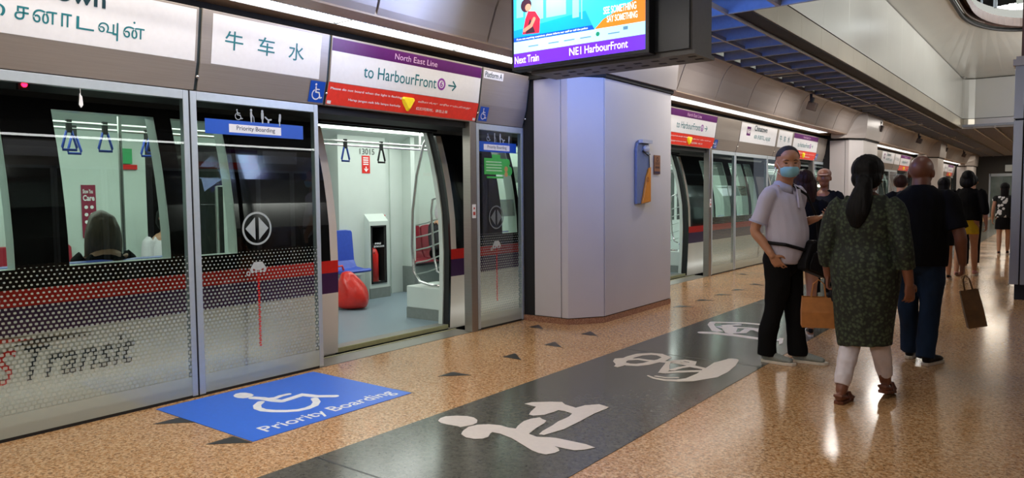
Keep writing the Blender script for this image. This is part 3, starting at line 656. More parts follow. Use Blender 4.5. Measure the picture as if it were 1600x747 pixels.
def post(y0, y1, label, n):
    r = thing('door_post', label, 'post', (XG, (y0+y1)/2, 0))
    m = MB(); m.box(XG-.09, XG+.012, y0, y1, 0, 2.145); m.build('post', 'steel', r, bevel=.004)
    m = MB(); m.box(XG+.012, XG+.015, y0+.02, y1-.02, 1.17, 1.31); m.build('sticker', 'white_sign', r)
    F = Flat(); F.poly([(y0+.03, 1.2), (y1-.03, 1.2), (y1-.03, 1.235), (y0+.03, 1.235)], lambda u, v: (XG+.0165, u, v)); F.disc(((y0+y1)/2, 1.27), .012, lambda u, v: (XG+.0165, u, v)); F.build('sticker_print', mat('print_red', '#b8443c', .5), r)
    return r
post(5.70, 5.795, 'brushed steel post with white sticker at the right side of the nearest open doorway', 0)
m = MB(); m.box(XG-.05, XG+.0, 6.62, 6.72, 0, 2.69); o = m.build('steel_filler', 'steel'); tag(o, 'plain brown-steel filler strip between the screen doors and the nearest column', 'filler panel')
for n in range(1, NMOD-1):
    c = YC+n*PER+.0
    w = ORD[n]+' open doorway from the camera'
    post(c+.93, c+1.03, 'brushed steel post at the right side of the '+w, n)
    if n < 4 or True:
        psd_panel(c+1.045, c+2.14, 'narrow glass screen panel right after the '+w)
        psd_panel(c+2.14, c+3.9, 'wide glass screen panel beyond the '+w)
        psd_panel(c+3.9, c+5.245, 'glass screen door leaf well beyond the '+w)
# black header behind the doors
m = MB(); m.box(-5.28, XG-.05, -4, 47.9, 2.085, 2.14); m.box(-5.28, -4.985, -4, 47.9, 2.14, 2.72); struct(m.build('wall_door_header', 'dark'))
# ================================================================ PRIORITY MAT, INLAID FIGURES, FIGURES IN WHITE STONE
fl = lambda h: (lambda u, v: (u, v, h))
r = thing('floor_sticker', 'blue Priority Boarding floor sticker with white wheelchair symbol outside the closed door leaf', 'floor sticker', (-4.25, 3.03, 0))
m = MB(); m.box(-4.80, -3.70, 2.395, 3.668, .0005, .0035); m.build('sheet', 'floorblue', r)
px = lambda ox, oy, k: (lambda x, y: tuple(at(ox+x/k, oy+y/k, Z=0)[:2]))
q = px(350, 580, 5.517); F = Flat(); f = fl(.0042)
F.poly([q(*p) for p in [(80, 215), (100, 200), (140, 191), (185, 190), (230, 197), (258, 210), (240, 224), (205, 235), (165, 239), (120, 236), (90, 228)]], f)
F.ribbon([q(250, 235), q(330, 240), q(430, 258), q(500, 264)], .062, f)
F.ribbon([q(440, 238), q(490, 218), q(555, 203)], .045, f); F.ribbon([q(410, 240), q(440, 238)], .05, f)
F.ribbon([q(500, 264), q(590, 236), q(675, 208), q(800, 222), q(955, 220)], .06, f)
F.ribbon([q(318, 272), q(285, 300), q(290, 325), q(340, 343), q(430, 350), q(540, 350), q(640, 343), q(720, 325), q(780, 300), q(800, 270), q(780, 243)], .052, f)
F.build('wheelchair_symbol', 'wht', r)
F = Flat(); F.text('Priority Boarding', 2.545, 3.60, 3.745, 3.925, lambda u, v: (-(v-3.745)*.85-3.745, u, .0042) , off=.012)
F.build('floor_lettering', 'wht', r)
def figure(label, polys, q, ribs=()):
    F = Flat(); f = fl(.0048)
    for P in polys: F.poly([q(*p) for p in P], f)
    for pts, w in ribs: F.ribbon([q(*p) for p in pts], w, f)
    o = F.build('figure_inlay', 'white_stone'); m = o.modifiers.new('s', 'SOLIDIFY'); m.thickness = .0015
    # triangulate concave outlines
    bm = bmesh.new(); bm.from_mesh(o.data); bmesh.ops.triangulate(bm, faces=[f_ for f_ in bm.faces if len(f_.verts) > 4], ngon_method='EAR_CLIP'); bm.to_mesh(o.data); bm.free()
    tag(o, label, 'floor figure'); return o
q1 = px(670, 610, 5.333)
figure('white stone head and dancing body inlaid in the dark floor band, nearest of the figures',
 [[(78, 258), (95, 238), (140, 222), (230, 217), (320, 220), (375, 232), (405, 252), (400, 275), (365, 292), (305, 304), (262, 311), (240, 303), (150, 288), (100, 275)],
  [(270, 372), (285, 345), (330, 312), (400, 295), (500, 290), (600, 300), (660, 318), (725, 327), (745, 300), (790, 265), (850, 244), (925, 233), (945, 247), (980, 260), (965, 280), (900, 318), (860, 350), (832, 370), (900, 396), (1000, 400), (1060, 405), (1180, 430), (1310, 458), (1385, 485), (1300, 503), (1215, 508), (1140, 495), (1045, 472), (1080, 492), (1088, 512), (1050, 530), (975, 543), (915, 530), (860, 508), (790, 465), (690, 405), (600, 370), (530, 355), (512, 368), (495, 395), (450, 410), (380, 413), (310, 400)]], q1)
figure('white stone arm and ribbon shape inlaid beside the nearest dancing figure',
 [[(798, 118), (860, 106), (1010, 102), (1110, 104), (1135, 125), (1225, 152), (1300, 132), (1420, 123), (1500, 147), (1480, 160), (1380, 200), (1260, 265), (1130, 330), (960, 380), (918, 373), (950, 345), (1030, 300), (1080, 265), (1140, 240), (1170, 225), (1195, 200), (1130, 180), (1080, 172), (1040, 188), (960, 212), (870, 218), (835, 208), (850, 185), (895, 143), (860, 135)]], q1)
q2 = px(940, 540, 7.273)
figure('white stone looping line figure inlaid in the middle of the visible dark band', [[(640, 318), (680, 265), (720, 215), (735, 190), (790, 185), (770, 230), (770, 290), (720, 322)], [(130, 185), (150, 155), (250, 148), (300, 160), (255, 235), (180, 255), (140, 245), (160, 220)]], q2,
 [([(230, 180), (330, 135), (430, 108), (560, 100), (660, 108), (740, 140), (680, 172), (600, 190), (500, 215), (400, 226), (300, 222), (220, 200)], .075), ([(300, 165), (420, 160), (520, 175), (640, 185), (760, 195), (840, 180), (950, 175), (1040, 190), (1030, 215), (960, 205), (900, 195), (840, 200), (960, 220), (1060, 245), (1190, 275), (1180, 295), (1000, 298), (850, 305), (700, 315)], .055), ([(800, 285), (900, 255), (1000, 240), (1080, 255)], .045),
  ([(530, 350), (600, 378), (720, 398), (860, 405), (1000, 395), (1100, 370), (1200, 345), (1300, 290), (1400, 215), (1490, 170)], [.02, .035, .05, .06, .09, .13, .17, .19, .18, .1]), ([(620, 355), (720, 370), (860, 372)], .03)])
q3 = px(1080, 490, 8.42)
figure('white stone slender line figure inlaid beside the feet of the masked man', [[(410, 160), (500, 150), (570, 185), (610, 200), (590, 250), (540, 280), (450, 260), (400, 200)], [(215, 150), (240, 118), (330, 120), (300, 150), (330, 190), (420, 240), (340, 245), (270, 230)]], q3,
 [([(290, 120), (500, 125), (700, 130), (920, 148), (1130, 165)], .08), ([(150, 255), (300, 262), (600, 295), (800, 325), (920, 340), (1120, 358)], .10), ([(600, 190), (750, 195), (920, 215)], .07), ([(560, 260), (680, 255), (740, 215), (840, 215), (920, 245)], .07), ([(430, 165), (620, 155)], .07), ([(370, 180), (440, 200)], .07)])
figure('small white stone tail of the slender inlaid figure seen right of the masked man', [[(1440, 215), (1550, 195), (1550, 235), (1450, 285)], [(1160, 330), (1215, 330), (1200, 400), (1150, 420)]], q3)
# ================================================================ TRAIN
def xs(z):
    P = [(-.6, -5.40), (0, -5.365), (.4, -5.345), (.8, -5.335), (1.2, -5.35), (1.5, -5.395), (1.8, -5.465), (2.08, -5.55), (2.3, -5.68), (2.6, -5.95), (3, -6.6)]
    for (a, xa), (b, xb) in zip(P[:-1], P[1:]):
        if z <= b: return xa+(xb-xa)*(z-a)/(b-a)
    return -6.6
train = thing('train', 'black and white metro train with red and purple stripes, stopped behind the glass screen doors', 'train', (-6.9, 20, 0))
ZB = [-.6, -.05, .2, .53, .715, .825, .953, 1.15, 1.35, 1.55, 1.75, 2.01, 2.08, 2.3, 2.6, 2.9]
def zmat(z): return 3 if z < -.05 else (0 if z < .53 else (2 if z < .715 else (1 if z < .825 else 3)))
WIN = [(.66, .95), (1.02, 1.80), (2.12, 2.82), (2.95, 3.37)]
def wallseg(m, y0, y1, win, off=0., zr=(-.6, 2.9), fm=None):
    for a, b in zip(ZB[:-1], ZB[1:]):
        if a < zr[0]-1e-6 or b > zr[1]+1e-6: continue
        if win and a >= .953-1e-6 and b <= 2.01+1e-6: continue
        m.add([(xs(a)+off, y0, a), (xs(a)+off, y1, a), (xs(b)+off, y1, b), (xs(b)+off, y0, b)], [(0, 1, 2, 3)], zmat((a+b)/2) if fm is None else fm)
MODS = range(-1, 7)
for k in MODS:
    o = k*PER
    ys = [.62]+[v for w in WIN for v in w]+[3.40]
    m = MB(); mi = MB()
    ys = [-.28]+ys+[4.355]
    for i in range(len(ys)-1):
        a, b = ys[i], ys[i+1]; isw = (a, b) in WIN
        wallseg(m, a+o, b+o, isw); wallseg(mi, a+o, b+o, isw, -.13, (-.05, 2.3), 0)
    # over the doorway
    wallseg(m, 4.355+o, 5.90+o, False, 0, (2.08, 2.9))
    wallseg(m, 4.355+o, 5.90+o, False, 0, (-.6, -.05))
    m.build('side_panel', ['twhite', 'tred', 'tpurple', 'tblack'], train); mi.build('side_lining', 'iwhite', train)
    for (a, b) in WIN:
        g = MB()
        for z0, z1 in zip([.953, 1.15, 1.35, 1.55, 1.75], [1.15, 1.35, 1.55, 1.75, 2.01]):
            g.add([(xs(z0)-.01, a+o, z0), (xs(z0)-.01, b+o, z0), (xs(z1)-.01, b+o, z1), (xs(z1)-.01, a+o, z1)], [(0, 1, 2, 3)])
        g = g.build('window', 'win', train)
        fr = MB()
        for yy in (a+o, b+o):
            for z0, z1 in zip([.953, 1.15, 1.35, 1.55, 1.75], [1.15, 1.35, 1.55, 1.75, 2.01]): fr.add([(xs(z0), yy, z0), (xs(z1), yy, z1), (xs(z1)-.13, yy, z1), (xs(z0)-.13, yy, z0)], [(0, 1, 2, 3)])
        for zz in (.953, 2.01): fr.add([(xs(zz), a+o, zz), (xs(zz), b+o, zz), (xs(zz)-.13, b+o, zz), (xs(zz)-.13, a+o, zz)], [(0, 1, 2, 3)])
        fr.build('window_reveal', 'iwhite', g)
    # door leaves standing open outside the body
    for (a, b, e) in ((3.43, 4.36, 1), (5.895, 6.76, -1)):
        m = MB(); st = .085
        y_in, y_out = (b, a) if e == 1 else (a, b)
        ysplit = y_in-e*st
        zz = [-.03, .2, .53, .715, .825, .953, 1.15, 1.35, 1.55, 1.75, 1.9, 2.05]
        for z0, z1 in zip(zz[:-1], zz[1:]):
            zc = (z0+z1)/2
            for (p_, q_, strip_) in ((min(y_in, ysplit), max(y_in, ysplit), True), (min(y_out, ysplit), max(y_out, ysplit), False)):
                mi_ = zmat(zc)
                if strip_ and zc > .825: mi_ = 0
                m.add([(xs(z0)+.03, p_+o, z0), (xs(z0)+.03, q_+o, z0), (xs(z1)+.03, q_+o, z1), (xs(z1)+.03, p_+o, z1)], [(0, 1, 2, 3)], mi_)
        # edge of the leaf: black rubber
        for z0, z1 in zip(zz[:-1], zz[1:]):
            m.add([(xs(z0)+.03, y_in+o, z0), (xs(z1)+.03, y_in+o, z1), (xs(z1)-.0, y_in+o, z1), (xs(z0)-.0, y_in+o, z0)], [(0, 1, 2, 3)], 3)
        m.build('door_leaf', ['twhite', 'tred', 'tpurple', 'tblack'], train)
    # jambs: black rubber then white frame
    for y_, e in ((4.355, 1), (5.90, -1)):
        zz = [0, .2, .4, .6, .8, 1.0, 1.2, 1.4, 1.6, 1.8, 2.0, 2.09]
        m = MB(); w = MB()
        for z0, z1 in zip(zz[:-1], zz[1:]):
            for (mm, d0, d1, ee) in ((m, -.0, -.075, 0), (w, -.075, -.13, 1)):
                y2 = y_+e*(.0 if not ee else .018)
                mm.add([(xs(z0)+d0, y2+o, z0), (xs(z1)+d0, y2+o, z1), (xs(z1)+d1, y2+o, z1), (xs(z0)+d1, y2+o, z0)], [(0, 1, 2, 3)])
                if ee:
                    w.add([(xs(z0)+d0, y2+o, z0), (xs(z1)+d0, y2+o, z1), (xs(z1)+d0, y_-e*.03+o, z1), (xs(z0)+d0, y_-e*.03+o, z0)], [(0, 1, 2, 3)])
                    w.add([(xs(z0)+d1, y2+o, z0), (xs(z1)+d1, y2+o, z1), (xs(z1)+d1, y_-e*.06+o, z1), (xs(z0)+d1, y_-e*.06+o, z0)], [(0, 1, 2, 3)])
        m.build('door_seal', 'rubber', train); w.build('door_frame', 'iwhite', train)
    m = MB(); m.box(-5.70, -5.49, 4.355+o, 5.9+o, 2.09, 2.14); m.build('door_head', 'rubber', train)
    m = MB(); m.box(-5.378, -5.362, 4.36+o, 5.895+o, -.04, .002); m.build('door_sill', 'yline', train)
    m = MB(); m.box(-5.52, -5.387, 4.36+o, 5.895+o, -.04, .001); m.build('sill_plate', 'threshold', train)
    # far wall with dark door windows
    m = MB()
    fw = [(.62, 3.55, 0), (3.55, 3.95, 0), (3.95, 4.85, 1), (4.85, 5.0, 0), (5.0, 5.7, 1), (5.7, 5.85, 0), (5.85, 6.56, 1), (6.56, 6.80, 0)]
    for a, b, dk in fw:
        m.box(-8.0, -7.95, a+o, b+o, 0, .75); m.box(-8.0, -7.95, a+o, b+o, 2.0, 2.3)
        m.box(-8.0, -7.95, a+o, b+o, .75, 2.0, 1 if dk else 0)
    m.build('far_wall', ['iwhite', 'tblack'], train)
m = MB(); m.box(-8.0, -5.5, -4, 44, -.1, 0); m.build('floor_plate', 'ifloor', train)
m = MB(); m.box(-8.0, -5.6, -4, 44, 2.28, 2.33)
m.prism([(-5.62, 2.10), (-5.95, 2.26), (-5.95, 2.3), (-5.6, 2.3)], lambda u, v, w: (u, w, v), (-4, 44)); m.prism([(-7.98, 2.10), (-7.6, 2.26), (-7.6, 2.3), (-7.98, 2.3)], lambda u, v, w: (u, w, v), (-4, 44)); m.build('ceiling_lining', 'iwhite', train)
m = MB()
for x in (-6.15, -7.35): m.box(x-.1, x+.1, -4, 44, 2.262, 2.279)
m.build('ceiling_light_strip', mat('train_lens', '#f2fff4', .4, emit=3.0, var=.01), train)
for k in MODS: area('train_lamp', (-6.75, 2.0+k*PER, 2.24), (0, 0, 0), .9, 5.2, 54, (.95, 1, .95)); 
m = MB(); m.box(-8.56, -8.0, -4, 44, -.6, 2.6); m.build('far_side_shell', 'tblack', train)
# lettering on the white skirt of the train
tx = lambda off: (lambda u, v: (xs(v)+off, u, v))
a = at(38, 590, X=-5.34); b = at(212, 570, X=-5.34)
F = Flat(); zb = at(60, 598, X=-5.34).z; zt = at(60, 552, X=-5.34).z
F.text('Transit', a.y, b.y, zb+.02, zt+.05, tx(.012), off=.004, slant=.3); F.ribbon([(a.y-.05, zt+.07), (a.y+.1, zt+.085), (a.y+.42, zt+.075)], [.006, .035, .004], tx(.012)); F.build('operator_lettering', 'rubber', train)
F = Flat(); F.text('SBS', a.y-.42, a.y-.04, zb+.02, zt+.05, tx(.012), off=.004, slant=.3); F.ribbon([(a.y-.5, zt+.10), (a.y-.2, zt+.115), (a.y+.06, zt+.10)], [.01, .035, .003], tx(.012)); F.build('operator_initials', 'tred', train)
# seats, rails, handles
def seat(parent, x, y, d, mt):
    """shell seat: back towards wall, d=+1 faces +X"""
    m = MB(); w = .215; prof = [(0, .95), (.05, .965), (.065, .8), (.085, .56), (.14, .475), (.30, .455), (.43, .465), (.45, .44), (.43, .42), (.10, .40), (.03, .46), (.0, .7)]
    vs = []; n = len(prof)
    for j, (yy, s_) in enumerate(((-w, .93), (-w*.9, .98), (-w*.5, 1), (w*.5, 1), (w*.9, .98), (w, .93))):
        vs += [(x+d*u*(1 if u < .1 else s_), y+yy, .44+(v-.44)*(s_ if v > .6 else 1)-(.015 if 1 < j < 4 and .1 < u < .4 else 0)) for u, v in prof]
    fs = [tuple(range(n)), tuple(range(6*n-1, 5*n-1, -1))]+[(j*n+i, j*n+(i+1) % n, (j+1)*n+(i+1) % n, (j+1)*n+i) for j in range(5) for i in range(n)]
    m.add(vs, fs); return m.build('seat', mt, parent, smooth=False, bevel=.01)
ws = []
for k in (-1, 0, 1, 2):
    o = k*PER
    for j in range(5): seat(train, -5.52, .93+.46*j+o, -1, 'seatblue' if (j+k) % 3 else 'seatblue')
    for j in range(5):
        if not (k == 1 and j < 1): seat(train, -7.93, (1.1 if k != 1 else 1.2)+.46*j+o, 1, 'seatred')
    m = MB(); m.box(-5.9, -5.5, .7+o, 3.2+o, 0, .38); m.build('seat_plinth', 'igrey', train); m = MB(); m.box(-7.95, -7.55, (.85 if k != 1 else 1.42)+o, 3.3+o, 0, .38); m.build('seat_plinth', 'igrey', train)
seat(train, -7.69, 6.31, 1, 'seatblue')
m = MB(); m.box(-7.95, -7.45, 6.05, 6.5, 0, .36); m.build('seat_plinth', 'iwhite', train)
# priority seats at the right of the first doors
for j in range(4): seat(train, -5.52, 6.75+.46*j, -1, 'seatred')
m = MB()
for x in (-6.5, -7.0): m.tube([(x, -4, 2.02), (x, 30, 2.02)], .013, 8)
for k in range(6):
    for x in (-6.5, -7.0): m.tube([(x, 1+k*PER, 2.02), (x, 1+k*PER, 2.27)], .014, 8)
    for x in (-6.5, -7.0): m.tube([(x, 4+k*PER, 2.02), (x, 4+k*PER, 2.27)], .014, 8)
m.build('ceiling_rail', 'chrome', train)
def handle(x, y, mt='handle'):
    m = MB(); m.box(x-.012, x+.012, y-.02, y+.02, 1.94, 2.045); m.build('handle_clip', 'rubber', train)
    m = MB(); m.tube([(x, y-.02, 1.95), (x, y-.055, 1.82), (x, y-.052, 1.80), (x, y+.052, 1.80), (x, y+.055, 1.82), (x, y+.02, 1.95)], .011, 8, closed=True); m.build('strap_handle', mt, train, smooth=True)
for k in (0, 1, 2):
    for y in (2.62, 2.9, 3.3): handle(-6.5, y+k*PER)
    handle(-6.5, 5.48+k*PER); handle(-6.5, 6.02+k*PER, 'rubber'); handle(-7.0, 2.86+k*PER); handle(-7.0, 3.5+k*PER)
for k in (0, 1, 2):
    m = MB(); o = k*PER
    m.tube([(-6.2, 2.88+o, 0), (-6.2, 2.88+o, 2.27)], .017, 8); m.build('pole', 'chrome', train)
    m = MB(); m.tube([(-6.2, 3.9+o, 0), (-6.2, 3.9+o, 1.2), (-6.0, 3.95+o, 1.9), (-5.9, 3.95+o, 2.2)], .015, 8); m.build('pole', 'chrome', train)
    m = MB(); m.tube([(-6.0, 3.6+o, .5), (-6.0, 3.6+o, 1.5), (-6.0, 3.72+o, 1.5), (-6.0, 3.78+o, 1.4), (-6.0, 3.78+o, .5)], .014, 8); m.build('bench_end_rail', 'chrome', train)
    # draught screen right of the doorway
    P = [at(x, y, Y=6.03) for x, y in ((678, 196), (662, 225), (651, 275), (645, 330), (644, 385), (647, 425), (656, 440), (670, 445), (690, 447))]
    P = [p+Vector((0, o, 0)) for p in P]
    m = MB(); m.tube(P, .016, 8); m.build('screen_rail', 'chrome', train, smooth=True)
    m = MB(); m.add([*P, Vector((-5.5, 6.03+o, P[-1].z)), Vector((-5.6, 6.03+o, P[0].z))], [tuple(range(11))]); m.build('draught_screen', 'clearglass', train)
    Q = [at(x, y, Y=6.02)+Vector((0, o, 0)) for x, y in ((690, 428), (683, 424), (678, 400), (674, 330), (676, 312), (684, 308), (690, 318))]
    m = MB(); m.tube(Q, .013, 8); m.build('grab_rail', 'chrome', train, smooth=True)
    m = MB()
    for y in (352, 371, 391, 411, 429):
        m.tube([at(650, y, Y=6.04)+Vector((0, o, 0)), at(668, y-4, Y=6.04)+Vector((0, o, 0)), at(692, y-13, Y=6.04)+Vector((0, o, 0))], .008, 6)
    m.build('screen_bar', 'iwhite', train)
    m = MB(); m.box(-6.09, -5.5, 5.99+o, 6.5+o, .12, .37); m.build('bench_end', 'iwhite', train, bevel=.01)
    m = MB(); m.box(-6.09, -5.5, 5.985+o, 6.5+o, 0, .12); m.build('bench_base', 'igrey', train)
m = MB(); m.box(-7.97, -7.80, 7.2, 7.62, 0, 2.28); m.box(-7.97, -7.62, 7.62, 7.70, 0, 2.28); m.box(-7.80, -7.78, 7.36, 7.38, 0, 2.2)
m.build('vestibule_panel', 'iwhite', train)
m = MB(); m.box(-7.95, -5.7, 8.95, 9.0, 0, 2.28); m.build('cross_partition', 'iwhite', train)
m = MB(); m.box(-7.62, -5.9, 7.64, 7.70, .0, .012); m.build('floor_joint', 'rubber', train)
m = MB(); m.box(-7.97, -7.86, 6.84, 7.07, 0, 1.08); m.box(-7.86, -7.612, 7.066, 7.079, .22, 1.0); m.box(-7.86, -7.612, 6.831, 6.84, .22, 1.0); m.build('recess_back', 'rubber', train)
# end cabinet with fire extinguisher
m = MB(); m.box(-7.97, -7.7, 6.36, 7.2, 1.08, 2.28); m.box(-7.97, -7.7, 6.36, 6.79, 0, 1.08); 
m.build('end_wall_panel', 'iwhite', train)
m = MB(); m.prism([(-7.7, 1.16), (-7.6, 1.06), (-7.6, 1.0), (-7.7, 1.0)], lambda u, v, w: (u, w, v), (6.79, 7.14)); m.box(-7.97, -7.6, 6.79, 6.83, .0, 1.0); m.box(-7.97, -7.6, 7.08, 7.14, .0, 1.0); m.box(-7.97, -7.6, 6.83, 7.08, .0, .22)
m.build('end_cabinet', 'iwhite', train)
m = MB(); m.box(-7.61, -7.585, 6.78, 7.15, 0, .14); m.build('cabinet_kick_plate', 'igrey', train)
m = MB(); m.box(-7.605, -7.59, 6.815, 6.835, .2, 1.0); m.box(-7.605, -7.59, 7.075, 7.095, .2, 1.0); m.box(-7.605, -7.59, 6.815, 7.095, .98, 1.0); m.box(-7.605, -7.59, 6.815, 7.095, .2, .23); m.build('cabinet_frame', 'rubber', train)
F = Flat(); g = lambda u, v: (-7.588, u, v)
F.text('FIRE', 6.88, 6.99, .74, .765, g, off=.02); F.text('EXTINGUISHER', 6.86, 7.05, .70, .725, g, off=.02); F.build('cabinet_lettering', 'wht', train)
r = thing('fire_extinguisher', 'red fire extinguisher in the black-framed recess inside the train, right of the blue seat', 'fire extinguisher', (-7.69, 6.93, .225))
m = MB(); m.tube([(-7.69, 6.93, .225), (-7.69, 6.93, .60), (-7.69, 6.93, .66), (-7.69, 6.93, .69)], [.075, .075, .055, .02], 16); m.build('cylinder', 'tred', r, smooth=True)
m = MB(); m.tube([(-7.69, 6.93, .68), (-7.69, 6.93, .73)], .02, 8); m.box(-7.70, -7.68, 6.88, 6.99, .73, .75); m.build('valve', 'rubber', r)
m = MB(); m.tube([(-7.68, 6.95, .72), (-7.635, 6.90, .62), (-7.635, 6.9, .4)], .01, 6); m.build('hose', 'rubber', r)
def redplate(px0, px1, py0, py1, X, label, txt):
    a = at(px0, py0, X=X); b = at(px1, py1, X=X)
    F = MB(); F.box(X+.0006, X+.004, a.y, b.y, b.z, a.z); r = thing('red_notice', label, 'notice', (X, a.y, b.z)); F.build('plate', 'tred' if txt != 'care' else mat('maroon_poster', '#8a2340', .4), r)
    F = Flat(); g = lambda u, v: (X+.006, u, v); w = b.y-a.y; h = a.z-b.z; c = (a.y+b.y)/2
    if txt == 'care':
        F.text('Show You', a.y+.1*w, b.y-.2*w, a.z-.16*h, a.z-.08*h, g, off=.02); F.text('Care', a.y+.1*w, b.y-.1*w, a.z-.3*h, a.z-.19*h, g, off=.03)
        for i in range(2):
            for j in range(3): F.disc((a.y+w*(.3+.4*i), a.z-h*(.42+.14*j)), w*.13, g, n=12)
    else:
        F.ribbon([(c, a.z-.65*h), (c, a.z-.82*h)], w*.12, g); F.ribbon([(c-.2*w, a.z-.76*h), (c, a.z-.88*h), (c+.2*w, a.z-.76*h)], w*.1, g)
        for j in range(4): F.poly([(a.y+.15*w, a.z-h*(.1+.12*j)), (a.y+.15*w, a.z-h*(.16+.12*j)), (b.y-.2*w, a.z-h*(.16+.12*j)), (b.y-.2*w, a.z-h*(.1+.12*j))], g)
    F.build('print', 'wht', r)
redplate(565, 578, 243, 271, -7.698, 'red notice with white arrow high on the train wall above the blue seat', 'a')
redplate(590, 602, 336, 351, -7.698, 'small red notice just above the fire extinguisher recess in the train', 'a')
redplate(126, 152, 289, 371, -7.945, 'tall maroon Care poster on the train wall seen through the left window', 'care')
F = Flat(); g = lambda u, v: (-7.695, u, v); a = at(562, 241, X=-7.695); b = at(585, 233, X=-7.695); F.text('13015', a.y, b.y, a.z, b.z, g, off=.01); F.build('car_number', mat('number_grey', '#585c58', .5), train)
r = thing('wall_monitor', 'green and red exit sign plate high on the train wall seen through the left window', 'sign', (-7.5, 3.6, 1.9))
a = at(190, 232, X=-7.94); b = at(206, 262, X=-7.94); m = MB(); m.box(-7.945, -7.925, a.y, b.y, b.z+.04, a.z); m.build('plate', mat('green_plate', '#2f9a5a', .5, emit=.1), r); m = MB(); m.box(-7.945, -7.925, a.y, b.y+.05, b.z-.02, b.z+.03); m.build('strip', 'tred', r)
# red bag on the train floor
r = thing('plastic_bag', 'bulging red plastic bag standing on the train floor in front of the blue seat', 'bag', (-7.05, 6.0, 0))
c = at(543, 475, Z=0); 
def redbag(c):
    c = c+Vector((.26, -.22, 0))
    m = MB(); n = 20; rows = [(0, .17), (.06, .22), (.16, .235), (.27, .20), (.36, .15), (.42, .10), (.46, .075), (.475, .02)]
    vs = []
    for j, (z, rr) in enumerate(rows):
        for i in range(n):
            a = 2*PI*i/n; q = rr*(1+.10*math.sin(3*a+j*1.3)+.07*math.sin(7*a+j)+.05*math.sin(11*a-j*2)); vs.append((c.x+.1+q*math.cos(a)-.04*z, c.y+q*math.sin(a)*.9-.12*z*(z > .3), z))
    m.add(vs, [tuple(range(n-1, -1, -1))]+[(j*n+i, j*n+(i+1) % n, (j+1)*n+(i+1) % n, (j+1)*n+i) for j in range(len(rows)-1) for i in range(n)]+[tuple((len(rows)-1)*n+i for i in range(n))])
    o = m.build('bag_body', 'redbag', r, smooth=True); s = o.modifiers.new('s', 'SUBSURF'); s.levels = 1; s.render_levels = 1
redbag(c)
m = MB(); m.tube([(c.x+.0, c.y-.16, .42), (c.x+.0, c.y-.18, .5), (c.x+.03, c.y-.1, .51), (c.x+.03, c.y-.07, .43)], .015, 6); m.build('bag_handle', 'redbag', r)
# ================================================================ DISPLAY BOX
r = thing('display_screen', 'hanging train information screen in a dark housing showing Next Train NE1 HarbourFront', 'screen', (-2.9, 5.2, 3.2))
sc = lambda x, y, o=0: (at(780+x/4.706, y/4.706, Y=4.985-o))
L0 = at(803, 105, Y=4.985); R0 = at(1008, 77, Y=4.985)
UX0, UX1, ZB0 = L0.x, R0.x, (L0.z+R0.z)/2; ZT0 = ZB0+(UX1-UX0)*9/16
m = MB(); m.box(UX0-.025, UX1+.03, 4.99, 5.10, ZB0-.03, ZT0+.03); m.build('bezel', 'screenb', r, bevel=.004)
fz = lambda o: (lambda u, v: (u, 4.988-o, v))
def sp(pts, name, mt, o=0., tri_=True):
    F = Flat(); F.poly([(sc(x, y).x, sc(x, y).z) for x, y in pts], fz(o)); ob = F.build(name, mt, r)
    bm = bmesh.new(); bm.from_mesh(ob.data); bmesh.ops.triangulate(bm, faces=bm.faces, ngon_method='EAR_CLIP'); bm.to_mesh(ob.data); bm.free(); return ob
SE = 1.0
sm = lambda n, c, e=SE: mat('screen_'+n, c, .3, emit=e, var=.01)
F = Flat(); F.poly([(UX0, ZB0), (UX1, ZB0), (UX1, ZT0), (UX0, ZT0)], fz(0)); F.build('picture', sm('cyan', '#35c2ee'), r)
F = Flat(); F.poly([(UX0, ZB0), (UX1, ZB0), (UX1, ZB0+.11), (UX0, ZB0+.11)], fz(.001)); F.build('next_train_bar', sm('purple', '#6b2ae6'), r)
F = Flat(); F.poly([(UX0, ZB0+.11), (UX1, ZB0+.11), (UX1, ZB0+.205), (UX0, ZB0+.205)], fz(.001)); F.build('logo_strip', sm('pale', '#b4e4f8'), r)
F = Flat(); F.poly([(UX0, ZB0+.205), (UX0+.78, ZB0+.205), (UX0+.76, ZB0+.24), (UX0, ZB0+.24)], fz(.001)); F.build('caption_bar', sm('blue', '#0a53d0'), r)
F = Flat(); F.text('If you see anything suspicious, please inform our staff or call the police', UX0+.03, UX0+.72, ZB0+.212, ZB0+.232, fz(.002), off=.01); F.build('caption_lettering', sm('white', '#ffffff'), r)
F = Flat(); F.poly([(UX0, ZB0+.24), (UX0+.76, ZB0+.24), (UX0+.70, ZB0+.36), (UX0, ZB0+.30)], fz(.0008)); F.build('picture_floor', sm('blue2', '#0f9ae0'), r)
F = Flat(); F.poly([(UX0+.78, ZB0+.205), (UX1, ZB0+.205), (UX1, ZB0+.41), (UX0+.86, ZB0+.27)], fz(.0012)); F.build('orange_banner', sm('orange', '#f58220'), r)
F = Flat(); F.text('SEE SOMETHING', UX0+.86, UX0+1.14, ZB0+.305, ZB0+.36, fz(.002), off=.015); F.text('SAY SOMETHING', UX0+.89, UX0+1.15, ZB0+.24, ZB0+.29, fz(.002), off=.015); F.build('slogan_lettering', sm('white', '#ffffff'), r)
F = Flat()
for a, b, c_, d in ((.03, .40, .10, .58), (.12, .36, .3, .56), (.33, .36, .52, .5), (.58, .32, .64, .62), (.66, .30, .67, .66)): F.poly([(UX0+a, ZB0+b), (UX0+c_, ZB0+b), (UX0+c_, ZB0+d), (UX0+a, ZB0+d)], fz(.0009))
F.build('picture_panels', sm('lightcyan', '#7fdcf6'), r)
